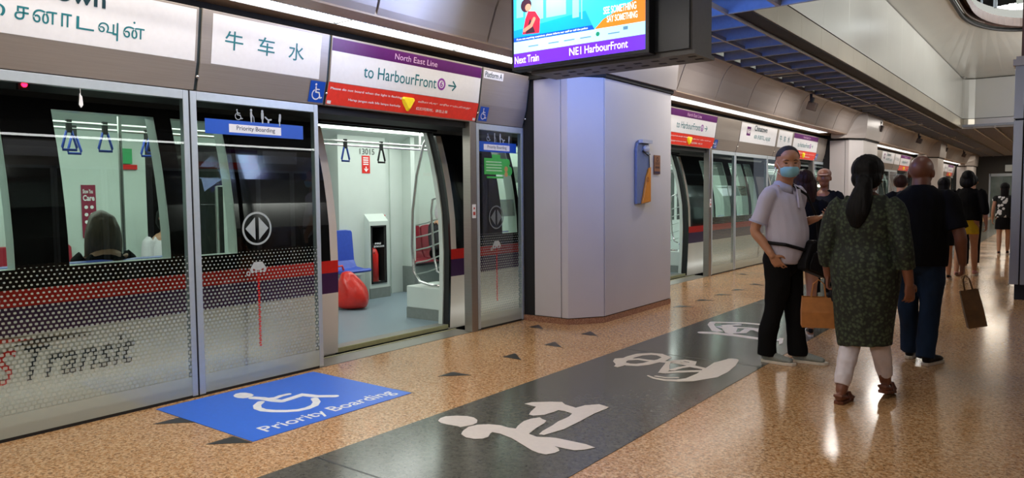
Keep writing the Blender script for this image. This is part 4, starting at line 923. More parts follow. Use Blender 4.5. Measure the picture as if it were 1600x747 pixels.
F = Flat(); F.poly([(UX0+.09, ZB0+.26), (UX0+.26, ZB0+.25), (UX0+.27, ZB0+.36), (UX0+.22, ZB0+.43), (UX0+.15, ZB0+.44), (UX0+.12, ZB0+.38)], fz(.0016)); F.build('picture_figure_shirt', sm('red', '#c8243c'), r)
F = Flat(); F.disc((UX0+.13, ZB0+.49), .055, fz(.0017)); F.poly([(UX0+.12, ZB0+.26), (UX0+.22, ZB0+.26), (UX0+.17, ZB0+.38)], fz(.0018)); F.build('picture_figure_hair', sm('dark', '#3a2230'), r)
F = Flat(); F.disc((UX0+.15, ZB0+.47), .03, fz(.0019)); F.ribbon([(UX0+.11, ZB0+.29), (UX0+.18, ZB0+.32), (UX0+.21, ZB0+.37)], .03, fz(.0019)); F.build('picture_figure_skin', sm('skin', '#e08870'), r)
F = Flat()
for a in (.05, .25, .4, .55, .8): F = Flat(); F.poly([(UX0+a+.1, ZB0+.15), (UX0+a+.2, ZB0+.15), (UX0+a+.2, ZB0+.158), (UX0+a+.1, ZB0+.158)], fz(.002)); F.build('logo_mark', sm('slate', '#5a86a8'), r)
F = Flat(); F.disc((UX0+.81, ZB0+.165), .017, fz(.0025)); F.build('logo_mark', sm('green', '#148a6a'), r)
F = Flat(); F.poly([(UX0+1.03, ZB0+.165), (UX0+1.07, ZB0+.165), (UX0+1.07, ZB0+.19), (UX0+1.03, ZB0+.19)], fz(.002)); F.build('logo_mark', sm('slate', '#5a86a8'), r)
F = Flat(); F.poly([(UX1-.22, ZB0+.44), (UX1-.06, ZB0+.46), (UX1-.06, ZT0-.05), (UX1-.22, ZT0-.05)], fz(.0015)); F.build('picture_red_block', sm('red', '#c8243c'), r)
F = Flat(); F.text('Next Train', UX0+.01, UX0+.255, ZB0+.025, ZB0+.085, fz(.002), off=.008); F.build('next_train_lettering', sm('white', '#ffffff'), r)
F = Flat(); F.text('NE1', UX0+.55, UX0+.66, ZB0+.03, ZB0+.09, fz(.002), off=.008); F.build('destination_code', sm('white', '#ffffff'), r)
F = Flat(); F.text('HarbourFront', UX0+.69, UX0+1.07, ZB0+.03, ZB0+.09, fz(.002), off=.008); F.build('destination_lettering', sm('white', '#ffffff'), r)
area('screen_glow', ((UX0+UX1)/2, 4.9, (ZB0+ZT0)/2), (PI/2, 0, PI), 1.2, .65, 32, (.5, .6, 1))
r2 = thing('screen_housing', 'dark grey hanging housing with perforated underside that carries the information screen', 'housing', (-2.9, 5.3, 3.4))
zf = 2.415
m = MB(); m.box(-3.64, -2.225, 5.11, 5.47, zf+.03, 3.7); m.build('casing', 'boxg', r2, bevel=.004)
m = MB(); m.box(-3.66, -2.205, 5.105, 5.48, zf, zf+.03)
m.build('underside', 'boxg', r2)
m = MB()
for i in range(9):
    for j in range(2): m.box(-3.5+.15*i, -3.44+.15*i, 5.2+.13*j, 5.235+.13*j, zf-.002, zf+.001)
m.build('vent_slots', 'dark', r2)
m = MB(); m.box(-2.51, -2.24, 5.085, 5.104, zf+.04, 3.6); m.build('front_panel', 'screenb', r2)
# second screen on the rear of the housing, facing down the platform
r = thing('display_screen', 'second blue information screen on the rear of the housing, facing away', 'screen', (-2.95, 5.5, 2.8))
m = MB(); m.box(-3.60, -2.3, 5.485, 5.55, 2.46, 3.2); m.build('bezel', 'screenb', r, bevel=.004)
m = MB(); m.box(-3.56, -2.34, 5.55, 5.553, 2.5, 3.16); m.build('picture', mat('rear_blue', '#1848d0', .4, emit=1.2), r)
# ================================================================ OPPOSITE SIDE OF THE PLATFORM (seen in reflections)
for n in range(0, 4):
    c = YC+n*PER; w = ORD[n+1]
    m = MB(); m.box(8.0, 8.2, c-3.1, c+3.08, 2.145, 2.7); q = thing('header_panel', 'opposite platform header panel, %s along, facing the train doors' % w, 'header panel', (8.1, c, 2.145)); m.build('cover', 'cover', q)
    for a, b, nm, mt in ((2.15, 2.33, 'warning_panel', 'red_sign'), (2.335, 2.57, 'white_panel', 'white_sign'), (2.575, 2.68, 'purple_band', 'purple')): m = MB(); m.box(7.985, 8.0, c-.93, c+.93, a, b); m.build(nm, mt, q)
    m = MB(); m.box(7.985, 8.0, c+1.1, c+2.2, 2.335, 2.67); m.build('name_panel', 'white_sign', q)
    for a, b in ((-3.08, -2.05), (-2.03, -.95), (-.93, .93), (.95, 2.03), (2.05, 3.08)):
        q = thing('screen_door_panel', 'opposite platform glass door panel %s bay, offset %s from its sign' % (w, {-3.08: 'far left', -2.03: 'left', -.93: 'centre', .95: 'right', 2.05: 'far right'}[a]), 'screen door panel', (8.1, c+a, 0))
        m = MB(); m.box(8.0, 8.04, c+a, c+a+.05, 0, 2.14); m.box(8.0, 8.04, c+b-.05, c+b, 0, 2.14); m.box(8.0, 8.04, c+a, c+b, 2.08, 2.14); m.build('frame', 'frame', q)
        m = MB(); m.box(8.05, 8.07, c+a, c+b, 0, 2.1); m.build('dark_glass', 'tblack', q)
r = thing('paper_tag', 'small white paper tag hanging from the top frame of the left glass panel', 'tag', (-4.86, 2.05, 2.05))
a = at(125, 138, X=XG+.01); b = at(127, 163, X=XG+.01)
m = MB(); m.tube([a, a.lerp(b, .4)], .0015, 6); m.build('string', 'wht', r)
m = MB(); m.prism([(a.y-.004, a.z-.03), (a.y+.01, a.z-.05), (a.y+.014, a.z-.1), (a.y+.002, a.z-.118), (a.y-.01, a.z-.1), (a.y-.006, a.z-.06)], lambda u, v, w: (w, u, v), (XG+.006, XG+.012)); m.build('tag', 'wht', r)
# ================================================================ PEOPLE
def V3(*a): return Vector(a)
def catmull(vals, t):
    n = len(vals); i = min(int(t), n-2); f = t-i; p1, p2 = vals[i], vals[i+1]; p0 = vals[i-1] if i else p1; p3 = vals[i+2] if i+2 < n else p2
    return .5*((2*p1)+(p2-p0)*f+(2*p0-5*p1+4*p2-p3)*f*f+(3*p1-p0-3*p2+p3)*f**3)
class Body:
    def __init__(s): s.mb = MB()
    def limb(s, pts, ra, rb=None, side=(1, 0, 0), n=18, sub=4, flat0=False, flat1=False):
        """closed loft through pts with elliptic sections; ra half-width along side, rb across"""
        rb = rb or ra; pts = [Vector(p) for p in pts]; side = Vector(side); P = []; A = []; B = []
        m = (len(pts)-1)*sub
        for k in range(m+1):
            t = k/sub; P.append(catmull(pts, t)); A.append(max(.002, catmull(list(ra), t))); B.append(max(.002, catmull(list(rb), t)))
        rings = []
        for k in range(m+1):
            d = (P[min(k+1, m)]-P[max(k-1, 0)]).normalized(); a = (side-d*side.dot(d))
            a = a.normalized() if a.length > 1e-3 else d.orthogonal().normalized(); b = d.cross(a)
            rings.append((P[k], a, b, A[k], B[k], d))
        out = []
        if not flat0:
            p, a, b, x, y, d = rings[0]
            for q in (75, 50, 25): out.append((p-d*min(x, y)*math.sin(math.radians(q)), a, b, x*math.cos(math.radians(q)), y*math.cos(math.radians(q))))
        out += [r[:5] for r in rings]
        if not flat1:
            p, a, b, x, y, d = rings[-1]
            for q in (25, 50, 75): out.append((p+d*min(x, y)*math.sin(math.radians(q)), a, b, x*math.cos(math.radians(q)), y*math.cos(math.radians(q))))
        vs = [p+a*x*math.cos(2*PI*i/n)+b*y*math.sin(2*PI*i/n) for p, a, b, x, y in out for i in range(n)]; L = len(out)
        s.mb.add(vs, [tuple(range(n-1, -1, -1))]+[(j*n+i, j*n+(i+1) % n, (j+1)*n+(i+1) % n, (j+1)*n+i) for j in range(L-1) for i in range(n)]+[tuple((L-1)*n+i for i in range(n))])
        return s
    def ell(s, *a, **k): s.mb.ell(*a, **k); return s
    def finish(s, name, mt, parent, voxel=.007, smooth=3, fold=0., fscale=(6, 6, 2.5), cut=None):
        me = bpy.data.meshes.new('t'); me.from_pydata(s.mb.v, [], s.mb.f)
        bm = bmesh.new(); bm.from_mesh(me); bmesh.ops.recalc_face_normals(bm, faces=bm.faces); bm.to_mesh(me); bm.free()
        o = bpy.data.objects.new('t', me); COL.objects.link(o)
        r = o.modifiers.new('r', 'REMESH'); r.mode = 'VOXEL'; r.voxel_size = voxel
        if smooth: q = o.modifiers.new('q', 'SMOOTH'); q.factor = .5; q.iterations = smooth
        dg = bpy.context.evaluated_depsgraph_get(); dg.update(); m2 = bpy.data.meshes.new_from_object(o.evaluated_get(dg))
        bpy.data.objects.remove(o); bpy.data.meshes.remove(me)
        if fold:
            ns = [v.normal.copy() for v in m2.vertices]
            for v, nn in zip(m2.vertices, ns):
                c = v.co; w = noise.noise(Vector((c.x*fscale[0], c.y*fscale[1], c.z*fscale[2])))+.5*noise.noise(Vector((c.x*fscale[0]*2.3+5, c.y*fscale[1]*2.3, c.z*fscale[2]*2.3)))
                v.co = c+nn*w*fold
        m2.name = name; m2.materials.clear(); m2.materials.append(MATS_get(mt)); m2.polygons.foreach_set('use_smooth', [True]*len(m2.polygons))
        ob = bpy.data.objects.new(name, m2); COL.objects.link(ob); ob.parent = parent
        return ob
def hand(B, w, d, palm, thumb, s=1., curl=25, spread=6, tcurl=20):
    """w wrist point, d pointing direction, palm normal (the way fingers curl), thumb side direction"""
    d = Vector(d).normalized(); palm = Vector(palm); palm = (palm-d*palm.dot(d)).normalized(); th = Vector(thumb); th = (th-d*th.dot(d)-palm*th.dot(palm)).normalized()
    w = Vector(w)
    B.limb([w-d*.03*s, w+d*.02*s, w+d*.06*s, w+d*.088*s], [.024*s, .034*s, .042*s, .038*s], [.019*s, .017*s, .015*s, .012*s], side=th)
    for k, (off, L, c) in enumerate(((.031, .072, 0), (.0105, .08, .05), (-.0105, .075, .1), (-.031, .06, .2))):
        base = w+d*.08*s+th*off*s; a = math.radians(curl*(1+c)); r = [.0088*s, .0082*s, .0075*s, .0062*s]
        di = (d+th*math.tan(math.radians(spread))*off/.031).normalized(); p = [base]
        ang = a*.6
        for l in (.44, .31, .25):
            q = di*math.cos(ang)+palm*math.sin(ang); p.append(p[-1]+q*L*l*s); ang += a
        B.limb(p, r, n=10, sub=3)
    tb = w+d*.022*s+th*.03*s; q = (d*.6+th*.75+palm*.35).normalized(); t2 = tb+q*.04*s; q2 = (d*.95+th*.15+palm*.35).normalized()
    B.limb([tb-th*.012*s, tb+q*.012*s, t2, t2+q2*.032*s], [.014*s, .013*s, .0098*s, .0078*s], n=10, sub=3)
def headmesh(B, c, yaw=0., pitch=0., s=1., detail=True, ears=True):
    """c centre of the skull; faces +y turned by yaw (about z) and pitch"""
    R = Matrix.Rotation(yaw, 3, 'Z')@Matrix.Rotation(pitch, 3, 'X'); c = Vector(c)
    P = lambda x, y, z: c+R@(Vector((x, y, z))*s)
    def E(x, y, z, a, b, d, rot=None):
        B.mb.ell(P(x, y, z), a*s, b*s, d*s, 24, 16, R=R if rot is None else R@rot)
    E(0, -.012, .03, .078, .096, .088); E(0, .018, -.01, .068, .078, .085); E(0, .032, -.068, .05, .052, .045); E(0, .03, .045, .066, .068, .06)
    E(.036, .055, -.022, .026, .028, .024); E(-.036, .055, -.022, .026, .028, .024)
    if detail:
        B.limb([P(0, .088, .012), P(0, .100, -.012), P(0, .108, -.032)], [.007*s, .009*s, .013*s], n=10)
        E(0, .098, -.038, .018, .013, .009); E(.03, .076, .022, .028, .014, .010); E(-.03, .076, .022, .028, .014, .010)
        E(0, .086, -.062, .022, .010, .006); E(0, .084, -.071, .018, .011, .007)
    E(.03, .03, -.08, .025, .04, .022); E(-.03, .03, -.08, .025, .04, .022)
    if ears:
        for x in (-1, 1): E(x*.078, -.005, -.008, .010, .020, .032, Matrix.Rotation(x*.35, 3, 'Z'))
    return P
SK = dict(
 skin=mat('skin_tan', '#bb8463', .45, var=.05, scale=15), skin_dark=mat('skin_brown', '#7a4c38', .42, var=.06, scale=15), skin_pale=mat('skin_light', '#b58468', .45, var=.05),
 hair=mat('black_hair', '#0f0d0d', .55, var=.4, scale=90, sx=(1, 1, .15), bump=.3), hair_brown=mat('brown_hair', '#2c1712', .55, var=.5, scale=90, sx=(1, 1, .1), bump=.3), stubble=mat('short_hair', '#2b221f', .7, var=.3, scale=160),
 polo=mat('polo_cloth', '#c9c3d2', .8, var=.03, bump=.05, scale=200), collar=mat('collar_cloth', '#b2b2c8', .8), black_cloth=mat('black_cloth', '#0c0b0d', .85, bump=.1, scale=60), trouser=mat('black_trouser', '#0b0a0b', .8, bump=.1, scale=40),
 grey_shoe=mat('grey_knit_shoe', '#8f948e', .7, var=.15, scale=120), sole=mat('white_sole', '#d9cdbd', .5), maskm=mat('mask_blue', '#8cc4d4', .7, var=.04, scale=20), maskw=mat('mask_loop', '#e6e6e6', .6),
 jeans=mat('blue_denim', '#1c2d45', .75, var=.25, scale=9, sx=(1, 1, .4)), white_cloth=mat('white_legging', '#d4ccd2', .7), sandal=mat('brown_leather', '#6b3a24', .5), yellow_cloth=mat('yellow_skirt', '#d8b515', .7),
 eye=mat('eye_dark', '#1a1210', .2), nylon=mat('black_nylon', '#131113', .5, bump=.2, scale=50), brow=mat('brow', '#231815', .8), navy=mat('navy_cloth', '#14161d', .8), pinks=mat('pink_shoe', '#c98f8c', .6), capm=mat('cap_cloth', '#8c6f66', .8))
M.update(SK)
for k_ in ('black_cloth', 'trouser', 'jeans', 'navy', 'nylon', 'hair', 'hair_brown'): M[k_].node_tree.nodes['Principled BSDF'].inputs['Specular IOR Level'].default_value = .15
def kurta_mat():
    m = mat('green_kurta', '#161c12', .75, var=.3, scale=8); nt = m.node_tree; L = nt.links.new; b = nt.nodes['Principled BSDF']
    tc = nt.nodes.new('ShaderNodeTexCoord'); vo = N(nt, 'ShaderNodeTexVoronoi'); vo.inputs['Scale'].default_value = 40; vo.feature = 'F1'; L(tc.outputs['Object'], vo.inputs['Vector'])
    nz = N(nt, 'ShaderNodeTexNoise'); nz.inputs['Scale'].default_value = 75; nz.inputs['Detail'].default_value = 2; L(tc.outputs['Object'], nz.inputs['Vector'])
    d = MT(nt, 'ADD', vo.outputs['Distance'], MT(nt, 'MULTIPLY', MT(nt, 'SUBTRACT', nz.outputs[0], .5), .9))
    r = nt.nodes.new('ShaderNodeValToRGB'); e = r.color_ramp.elements; e[0].position = .22; e[0].color = (*lin('#3e4833'), 1); e[1].position = .60; e[1].color = (*lin('#12170e'), 1)
    q = e = r.color_ramp.elements.new(.40); q.color = (*lin('#28321f'), 1)
    L(d, r.inputs[0]); L(r.outputs[0], b.inputs['Base Color']); return m
M['kurta'] = kurta_mat()
def floral():
    m = mat('floral_top', '#1a1a1c', .8); nt = m.node_tree; L = nt.links.new; b = nt.nodes['Principled BSDF']
    tc = nt.nodes.new('ShaderNodeTexCoord'); vo = N(nt, 'ShaderNodeTexVoronoi'); vo.inputs['Scale'].default_value = 13; L(tc.outputs['Object'], vo.inputs['Vector'])
    L(MT(nt, 'MULTIPLY', MT(nt, 'LESS_THAN', vo.outputs['Distance'], .42), .7), b.inputs['Base Color']); return m
M['floral'] = floral()
def shoe(parent, p, ang, L=.28, w=.05, upper='grey_shoe', sole='sole', h=.075, tilt=0.):
    """p = heel point on the floor (local), ang = toe direction about z, tilt raises the heel"""
    R = Matrix.Rotation(ang, 3, 'Z')@Matrix.Rotation(-tilt, 3, 'X'); p = Vector(p)
    T = lambda x, y, z: p+R@Vector((x, y, z))+Vector((0, 0, math.sin(max(tilt, 0))*L*.95))
    out = [(-.6, .0), (-.75, .06), (-.72, .12), (-.95, .19), (-.85, .25), (-.4, .283), (.1, .285), (.6, .265), (.9, .22), (.85, .14), (.75, .06), (.6, 0), (0, -.012)]
    sc_ = L/.285
    b = MB(); pl = [(x*w, y*sc_) for x, y in out]; n = len(pl)
    vs = [T(x*.93, y, z) for z in (.0, .024) for x, y in pl]
    b.add(vs, [tuple(range(n-1, -1, -1)), tuple(range(n, 2*n))]+[(i, (i+1) % n, (i+1) % n+n, i+n) for i in range(n)]); so = b.build('shoe_sole', sole, parent, bevel=.004, local=True)
    B = Body(); B.limb([T(0, .03*sc_, .05), T(0, .10*sc_, .052), T(0, .17*sc_, .045), T(-.004, .235*sc_, .036)], [w*.62, w*.72, w*.86, w*.72], [h*.55, h*.52, h*.36, .022], side=R@Vector((1, 0, 0)))
    B.limb([T(0, .035*sc_, .05), T(0, .04*sc_, h+.018)], [w*.62, w*.58], [.045, .043], side=R@Vector((1, 0, 0)), flat1=True)
    o = B.finish('shoe', upper, parent, .006, 2)
    l = MB()
    for k in range(3): yy = .10+.028*k; l.tube([T(-w*.42, yy*sc_, h*.98-.014*k-.02), T(0, (yy+.006)*sc_, h*1.12-.018*k), T(w*.42, yy*sc_, h*.98-.014*k-.02)], .0035, 6)
    l.build('laces', sole, parent, local=True)
    return T
# ---------------------------------------------------------------- man in the white polo shirt
pw = at(1222, 566, Z=0)
face_dir = math.radians(-19)       # world heading of the body
man = thing('person', 'standing man in white polo shirt, black trousers and pale blue face mask, facing the camera', 'person', (pw.x, pw.y, 0), rz=face_dir-PI/2)
B = Body()
HY = .62                                # head turned towards the camera (to his right)
HY = -.72
P = headmesh(B, (0.0, .03, 1.635), HY, -.05, 1.15)
B.limb([(0, -.01, 1.42), (0, .0, 1.50), (0, .015, 1.57)], [.075, .068, .066], [.07, .068, .068])
B.limb([(0, 0, .90), (0, .01, 1.1), (0, .0, 1.3), (0, -.01, 1.42)], [.15, .15, .17, .12], [.10, .11, .11, .08])
rs, re_, rw = V3(.185, -.01, 1.385), V3(.25, -.09, 1.10), V3(.215, .05, .90)
B.limb([rs, rs.lerp(re_, .5), re_, re_.lerp(rw, .45), rw], [.05, .047, .04, .038, .027])
hand(B, rw, (-.5, .28, -.8), (-1, -.3, 0), (0, 1, .2), 1.0, 14)
ls, le, lw = V3(-.185, -.0, 1.385), V3(-.235, -.06, 1.13), V3(-.19, .17, 1.19)
B.limb([ls, ls.lerp(le, .5), le, le.lerp(lw, .45), lw], [.05, .047, .04, .038, .027])
hand(B, lw, (.05, .95, .28), (.25, -.2, 1), (-.9, 0, .2), 1.0, 42)
for sx, fy, fx in ((.092, -.075, .105), (-.092, .075, -.10)): B.limb([(sx, 0, .88), (sx, .01, .66), (sx, .015+fy*.4, .47), (fx, fy*.8, .25), (fx, fy, .08)], [.075, .065, .05, .045, .035])
B.finish('body', 'skin', man, .0055, 2)
R0_ = Matrix.Rotation(HY, 3, 'Z')@Matrix.Rotation(-.05, 3, 'X')
# eyes and brows
for sx in (-1, 1):
    m = MB(); m.ell(P(sx*.03, .0860, .005), .0135, .009, .0045, 12, 8, R=R0_); m.build('eye', 'eye', man, smooth=True, local=True)
    m = MB(); m.tube([P(sx*.016, .096, .024), P(sx*.032, .093, .028), P(sx*.048, .082, .024)], [.002, .0033, .0015], 6); m.build('eyebrow', 'brow', man, local=True)
# short cropped hair
B = Body(); B.mb.ell(P(0, -.012, .038), .0945, .114, .105, 24, 16, R=R0_)
def clip(o, f):
    bm = bmesh.new(); bm.from_mesh(o.data); bmesh.ops.delete(bm, geom=[v for v in bm.verts if f(v.co)], context='VERTS'); bm.to_mesh(o.data); bm.free()
Ri = R0_.transposed(); HC = Vector((0, .03, 1.635))
o = B.finish('short_hair', 'stubble', man, .006, 1, .002, (40, 40, 40))
def hl(co): return Ri@(co-HC)
clip(o, lambda c: (hl(c).z < .055+.25*max(0, hl(c).y-.03) if hl(c).y > -.0 else hl(c).z < .055+hl(c).y*.9))
# mask
m = MB(); rows = []
for j, (z, hw, dy) in enumerate(((-.018, .052, .010), (-.026, .061, .016), (-.042, .064, .020), (-.060, .063, .017), (-.078, .058, .010), (-.092, .048, -.003))):
    for i in range(13):
        t = -1+2*i/12; a = t*1.12
        yb = .096*math.cos(a*.95)+dy*(1-t*t)+(.012 if j < 2 else 0)*math.exp(-(t*4)**2)
        rows.append(P(hw*1.15*math.sin(a)*1.0, yb+.006-.012*(j > 4), z-.004*math.cos(3*t)*(j > 0)))
fs = [(j*13+i, j*13+i+1, (j+1)*13+i+1, (j+1)*13+i) for j in range(5) for i in range(12)]
m.add(rows, fs); o = m.build('face_mask', 'maskm', man, smooth=True, local=True); q = o.modifiers.new('s', 'SOLIDIFY'); q.thickness = .003; q = o.modifiers.new('u', 'SUBSURF'); q.levels = q.render_levels = 1
for sx in (-1, 1):
    m = MB(); m.tube([P(sx*.066, .052, -.028), P(sx*.076, .02, .002), P(sx*.083, -.012, .012), P(sx*.085, -.018, -.02), P(sx*.076, .015, -.055), P(sx*.064, .05, -.072)], .0016, 6); m.build('mask_loop', 'maskw', man, local=True)
m = MB(); m.ell(P(.084, .008, -.03), .006, .008, .008); m.tube([P(.084, .008, -.03), P(.084, .012, -.055)], .0035, 6); m.build('earphone', 'maskw', man, smooth=True, local=True)
# polo shirt
B = Body()
B.limb([(0, .015, .855), (0, .03, .93), (0, .035, 1.06), (0, .015, 1.22), (0, -.0, 1.33), (0, -.01, 1.41), (0, -.0, 1.465)], [.185, .19, .19, .19, .19, .150, .078], [.135, .145, .15, .135, .125, .10, .078], flat0=True, flat1=True)
B.limb([(.10, -.01, 1.395), rs+V3(0, 0, .0), rs.lerp(re_, .5), rs.lerp(re_, .80)], [.066, .068, .066, .071], flat1=True)
B.limb([(-.10, -.01, 1.395), ls, ls.lerp(le, .5), ls.lerp(le, .80)], [.066, .068, .066, .071], flat1=True)
shirt = B.finish('polo_shirt', 'polo', man, .007, 3, .012, (7, 7, 4))
m = MB()
n = 22; vs = []
for i in range(n+1):
    a = PI/2+.28+(2*PI-.56)*i/n; cx, sy = math.cos(a), math.sin(a); dr = .035*max(0, sy)
    vs += [(.070*cx, .070*sy+.006, 1.500-.04*max(0, sy)), (.082*cx, .084*sy+.005, 1.494-.045*max(0, sy)), (.106*cx, .112*sy, 1.442-dr*1.6), (.088*cx, .09*sy, 1.435-dr)]
m.add(vs, [(4*i+k, 4*(i+1)+k, 4*(i+1)+k+1, 4*i+k+1) for i in range(n) for k in range(3)]); o = m.build('collar', 'collar', man, smooth=True, local=True); q = o.modifiers.new('s', 'SOLIDIFY'); q.thickness = .003
m = MB(); m.add([(-.02, .135, 1.43), (.02, .135, 1.43), (.018, .158, 1.28), (-.018, .158, 1.28), (-.02, .125, 1.43), (.02, .125, 1.43), (.018, .14, 1.28), (-.018, .14, 1.28)], [(0, 1, 2, 3), (4, 7, 6, 5), (0, 4, 5, 1), (1, 5, 6, 2), (2, 6, 7, 3), (3, 7, 4, 0)])
m.build('placket', 'polo', man, local=True)
for s_, a_, b_ in ((1, rs, re_), (-1, ls, le)):
    m = MB(); d = (b_-a_).normalized(); c = a_.lerp(b_, .79); m.tube([c-d*.012, c+d*.004], .074, 20); m.build('sleeve_band', 'collar', man, local=True)
# trousers
B = Body(); B.limb([(0, 0, .99), (0, .0, .90), (0, .0, .82)], [.17, .178, .165], [.125, .125, .12], flat0=True)
for sx, fx, fy in ((.092, .105, -.075), (-.092, -.10, .075)):
    B.limb([(sx, 0, .86), (sx, .01, .66), (sx*.98, .015+fy*.4, .47), (fx, fy*.8, .25), (fx, fy, .06)], [.098, .09, .075, .072, .076], [.11, .10, .083, .078, .08], flat1=True)
B.finish('trousers', 'trouser', man, .008, 3, .010, (6, 6, 5))
shoe(man, (.105, -.115, 0), .25, .28, .052)
shoe(man, (-.10, .03, 0), .35, .28, .052)
# phone held by the man
Wm = lambda p: (Matrix.Rotation(face_dir-PI/2, 3, 'Z')@Vector(p))+Vector((pw.x, pw.y, 0))
def held(name, label, cat, build, rz=face_dir-PI/2, base=None):
    t = thing(name, label, cat, base if base is not None else (pw.x, pw.y, 0), rz=rz); build(t); return t
def f_phone(t):
    c = lw+V3(.0, .12, .075); R = Matrix.Rotation(.55, 3, 'X')@Matrix.Rotation(.15, 3, 'Y')
    m = MB(); m.box(c.x-.036, c.x+.036, c.y-.075, c.y+.075, c.z-.004, c.z+.004, R=R); m.build('phone_body', mat('phone_silver', '#b8b4b0', .3, .3), t, bevel=.003, local=True)
    m = MB(); m.box(c.x-.033, c.x+.033, c.y-.07, c.y+.07, c.z+.004, c.z+.0052, R=R, c=c); m.build('phone_screen', 'screenb', t, local=True)
held('mobile_phone', 'slim mobile phone held up in the left hand of the masked man', 'phone', f_phone)
def f_bag(t):
    m = MB(); pl = [(-.12, .0), (.13, .0), (.15, .06), (.14, .20), (.10, .235), (-.09, .235), (-.13, .19), (-.14, .05)]
    R = Matrix.Rotation(-.35, 3, 'Y')
    f = lambda u, v, w: Vector((-.13+u*1.25, .14+w, .74+v*1.1))
    m.prism([(R@Vector((u, 0, v))).xz for u, v in pl], f, (.0, .085)); m.build('pouch', 'nylon', t, bevel=.015, local=True)
    m = MB(); m.prism([(R@Vector((u*.75, 0, v*.6+.01))).xz for u, v in pl], f, (.086, .10)); m.build('front_pocket', 'nylon', t, bevel=.008, local=True)
    m = MB(); m.tube([(-.23, .17, .98), (-.20, .165, 1.2), (-.12, .13, 1.38), (-.02, .04, 1.475)], .011, 6); m.tube([(-.06, .185, .93), (.09, .185, .965), (.17, .14, .99), (.215, .05, 1.0), (.215, -.06, 1.01)], .014, 6); m.build('strap', 'nylon', t, local=True)
    m = MB(); m.tube([(-.26, .235, .98), (-.27, .24, .90), (-.20, .24, .85), (-.13, .24, .86), (-.10, .235, .93)], .0028, 6); m.build('zip_cord', mat('cord_grey', '#8a8c92', .5), t, local=True)
held('crossbody_bag', 'black crossbody bag with grey cord hanging at the hip of the masked man', 'bag', f_bag)
# ---------------------------------------------------------------- woman in the green kurta, walking away
pl_ = at(1347, 627, Z=0); hd = PI/2-.10
lady = thing('person', 'woman in long dark green patterned tunic and white leggings walking away, black hair tied back', 'person', (pl_.x, pl_.y, 0), rz=hd-PI/2)
B = Body(); s_ = .93
P = headmesh(B, (0, .03, 1.515), .12, -.08, 1.04, detail=False)
B.limb([(0, -.01, 1.33), (0, .0, 1.40), (0, .015, 1.48)], [.065, .054, .053])
B.limb([(0, 0, .85), (0, .01, 1.1), (0, -.01, 1.32)], [.15, .13, .12], [.11, .11, .09])
rs, re_, rw = V3(.175, -.01, 1.30), V3(.245, -.05, 1.05), V3(.27, .0, .82)
B.limb([rs, re_, rw], [.05, .043, .028]); hand(B, rw, (.05, .08, -1), (-.8, .6, 0), (.3, 1, 0), .95, 22)
ls, le, lw = V3(-.175, -.01, 1.30), V3(-.235, -.03, 1.05), V3(-.25, .04, .83)
B.limb([ls, le, lw], [.05, .043, .028]); hand(B, lw, (-.05, .08, -1), (.9, .2, 0), (0, 1, 0), .95, 62)
# legs: right forward on the floor, left pushing off
lf = [V3(-.085, 0, .85), V3(-.075, .0, .46), V3(-.09, -.13, .09)]; rf = [V3(.085, 0, .85), V3(.07, .08, .47), V3(.085, .20, .12)]
for L_ in (lf, rf): B.limb(L_, [.09, .06, .038])
B.limb([lf[2]+V3(0, -.035, -.045), lf[2]+V3(-.0, .05, -.06), lf[2]+V3(.01, .13, -.068)], [.03, .036, .04], [.03, .024, .014])
B.limb([rf[2]+V3(0, -.035, -.045), rf[2]+V3(0, .05, -.07), rf[2]+V3(0, .13, -.095)], [.03, .036, .04], [.03, .024, .014])
B.finish('body', 'skin_dark', lady, .0065, 2)
B = Body(); Rh = Matrix.Rotation(.12, 3, 'Z'); c = P(0, -.018, .03)
B.mb.ell(c, .100, .112, .104, 24, 16, R=Rh); B.mb.ell(P(0, -.05, -.03), .095, .075, .075, 20, 12)
B.limb([P(0, -.10, -.03), P(.0, -.125, -.08), P(-.012, -.135, -.16), P(-.03, -.14, -.25), P(-.035, -.135, -.33)], [.05, .052, .07, .074, .035], [.035, .042, .042, .036, .016])
o = B.finish('hair', 'hair', lady, .007, 2, .004, (50, 50, 6))
clip(o, lambda q: q.y-.03 > .045+(q.z-1.515)*.35 and q.z < 1.60)
m = MB(); m.ell(P(0, -.135, -.045), .022, .012, .014, 12, 8); m.build('hair_clip', 'chrome', lady, smooth=True, local=True)
m = MB(); m.ell(P(.082, -.0, -.045), .006, .006, .008); m.build('earring', 'chrome', lady, smooth=True, local=True)
B = Body()
B.limb([(0.01, .01, .385), (0, .01, .55), (0, .005, .78), (0, .0, .92), (0, .01, 1.05), (0, .0, 1.22), (0, -.01, 1.32), (0, .0, 1.375)], [.172, .185, .212, .218, .195, .198, .165, .075], [.14, .15, .165, .165, .14, .135, .11, .068], flat0=True, flat1=True)
for a, b, c_ in ((rs, re_, rw), (ls, le, lw)): B.limb([V3(a.x*.55, 0, 1.31), a, b, b.lerp(c_, .62)], [.062, .065, .058, .053], flat1=True)
B.finish('tunic', 'kurta', lady, .008, 3, .013, (7, 7, 2.2))
B = Body()
for L_ in (lf, rf): B.limb([L_[0], L_[1], L_[1].lerp(L_[2], .5), L_[2]+V3(0, 0, .03)], [.098, .07, .062, .046], flat1=True)
B.finish('leggings', 'white_cloth', lady, .007, 2, .006, (14, 14, 14))
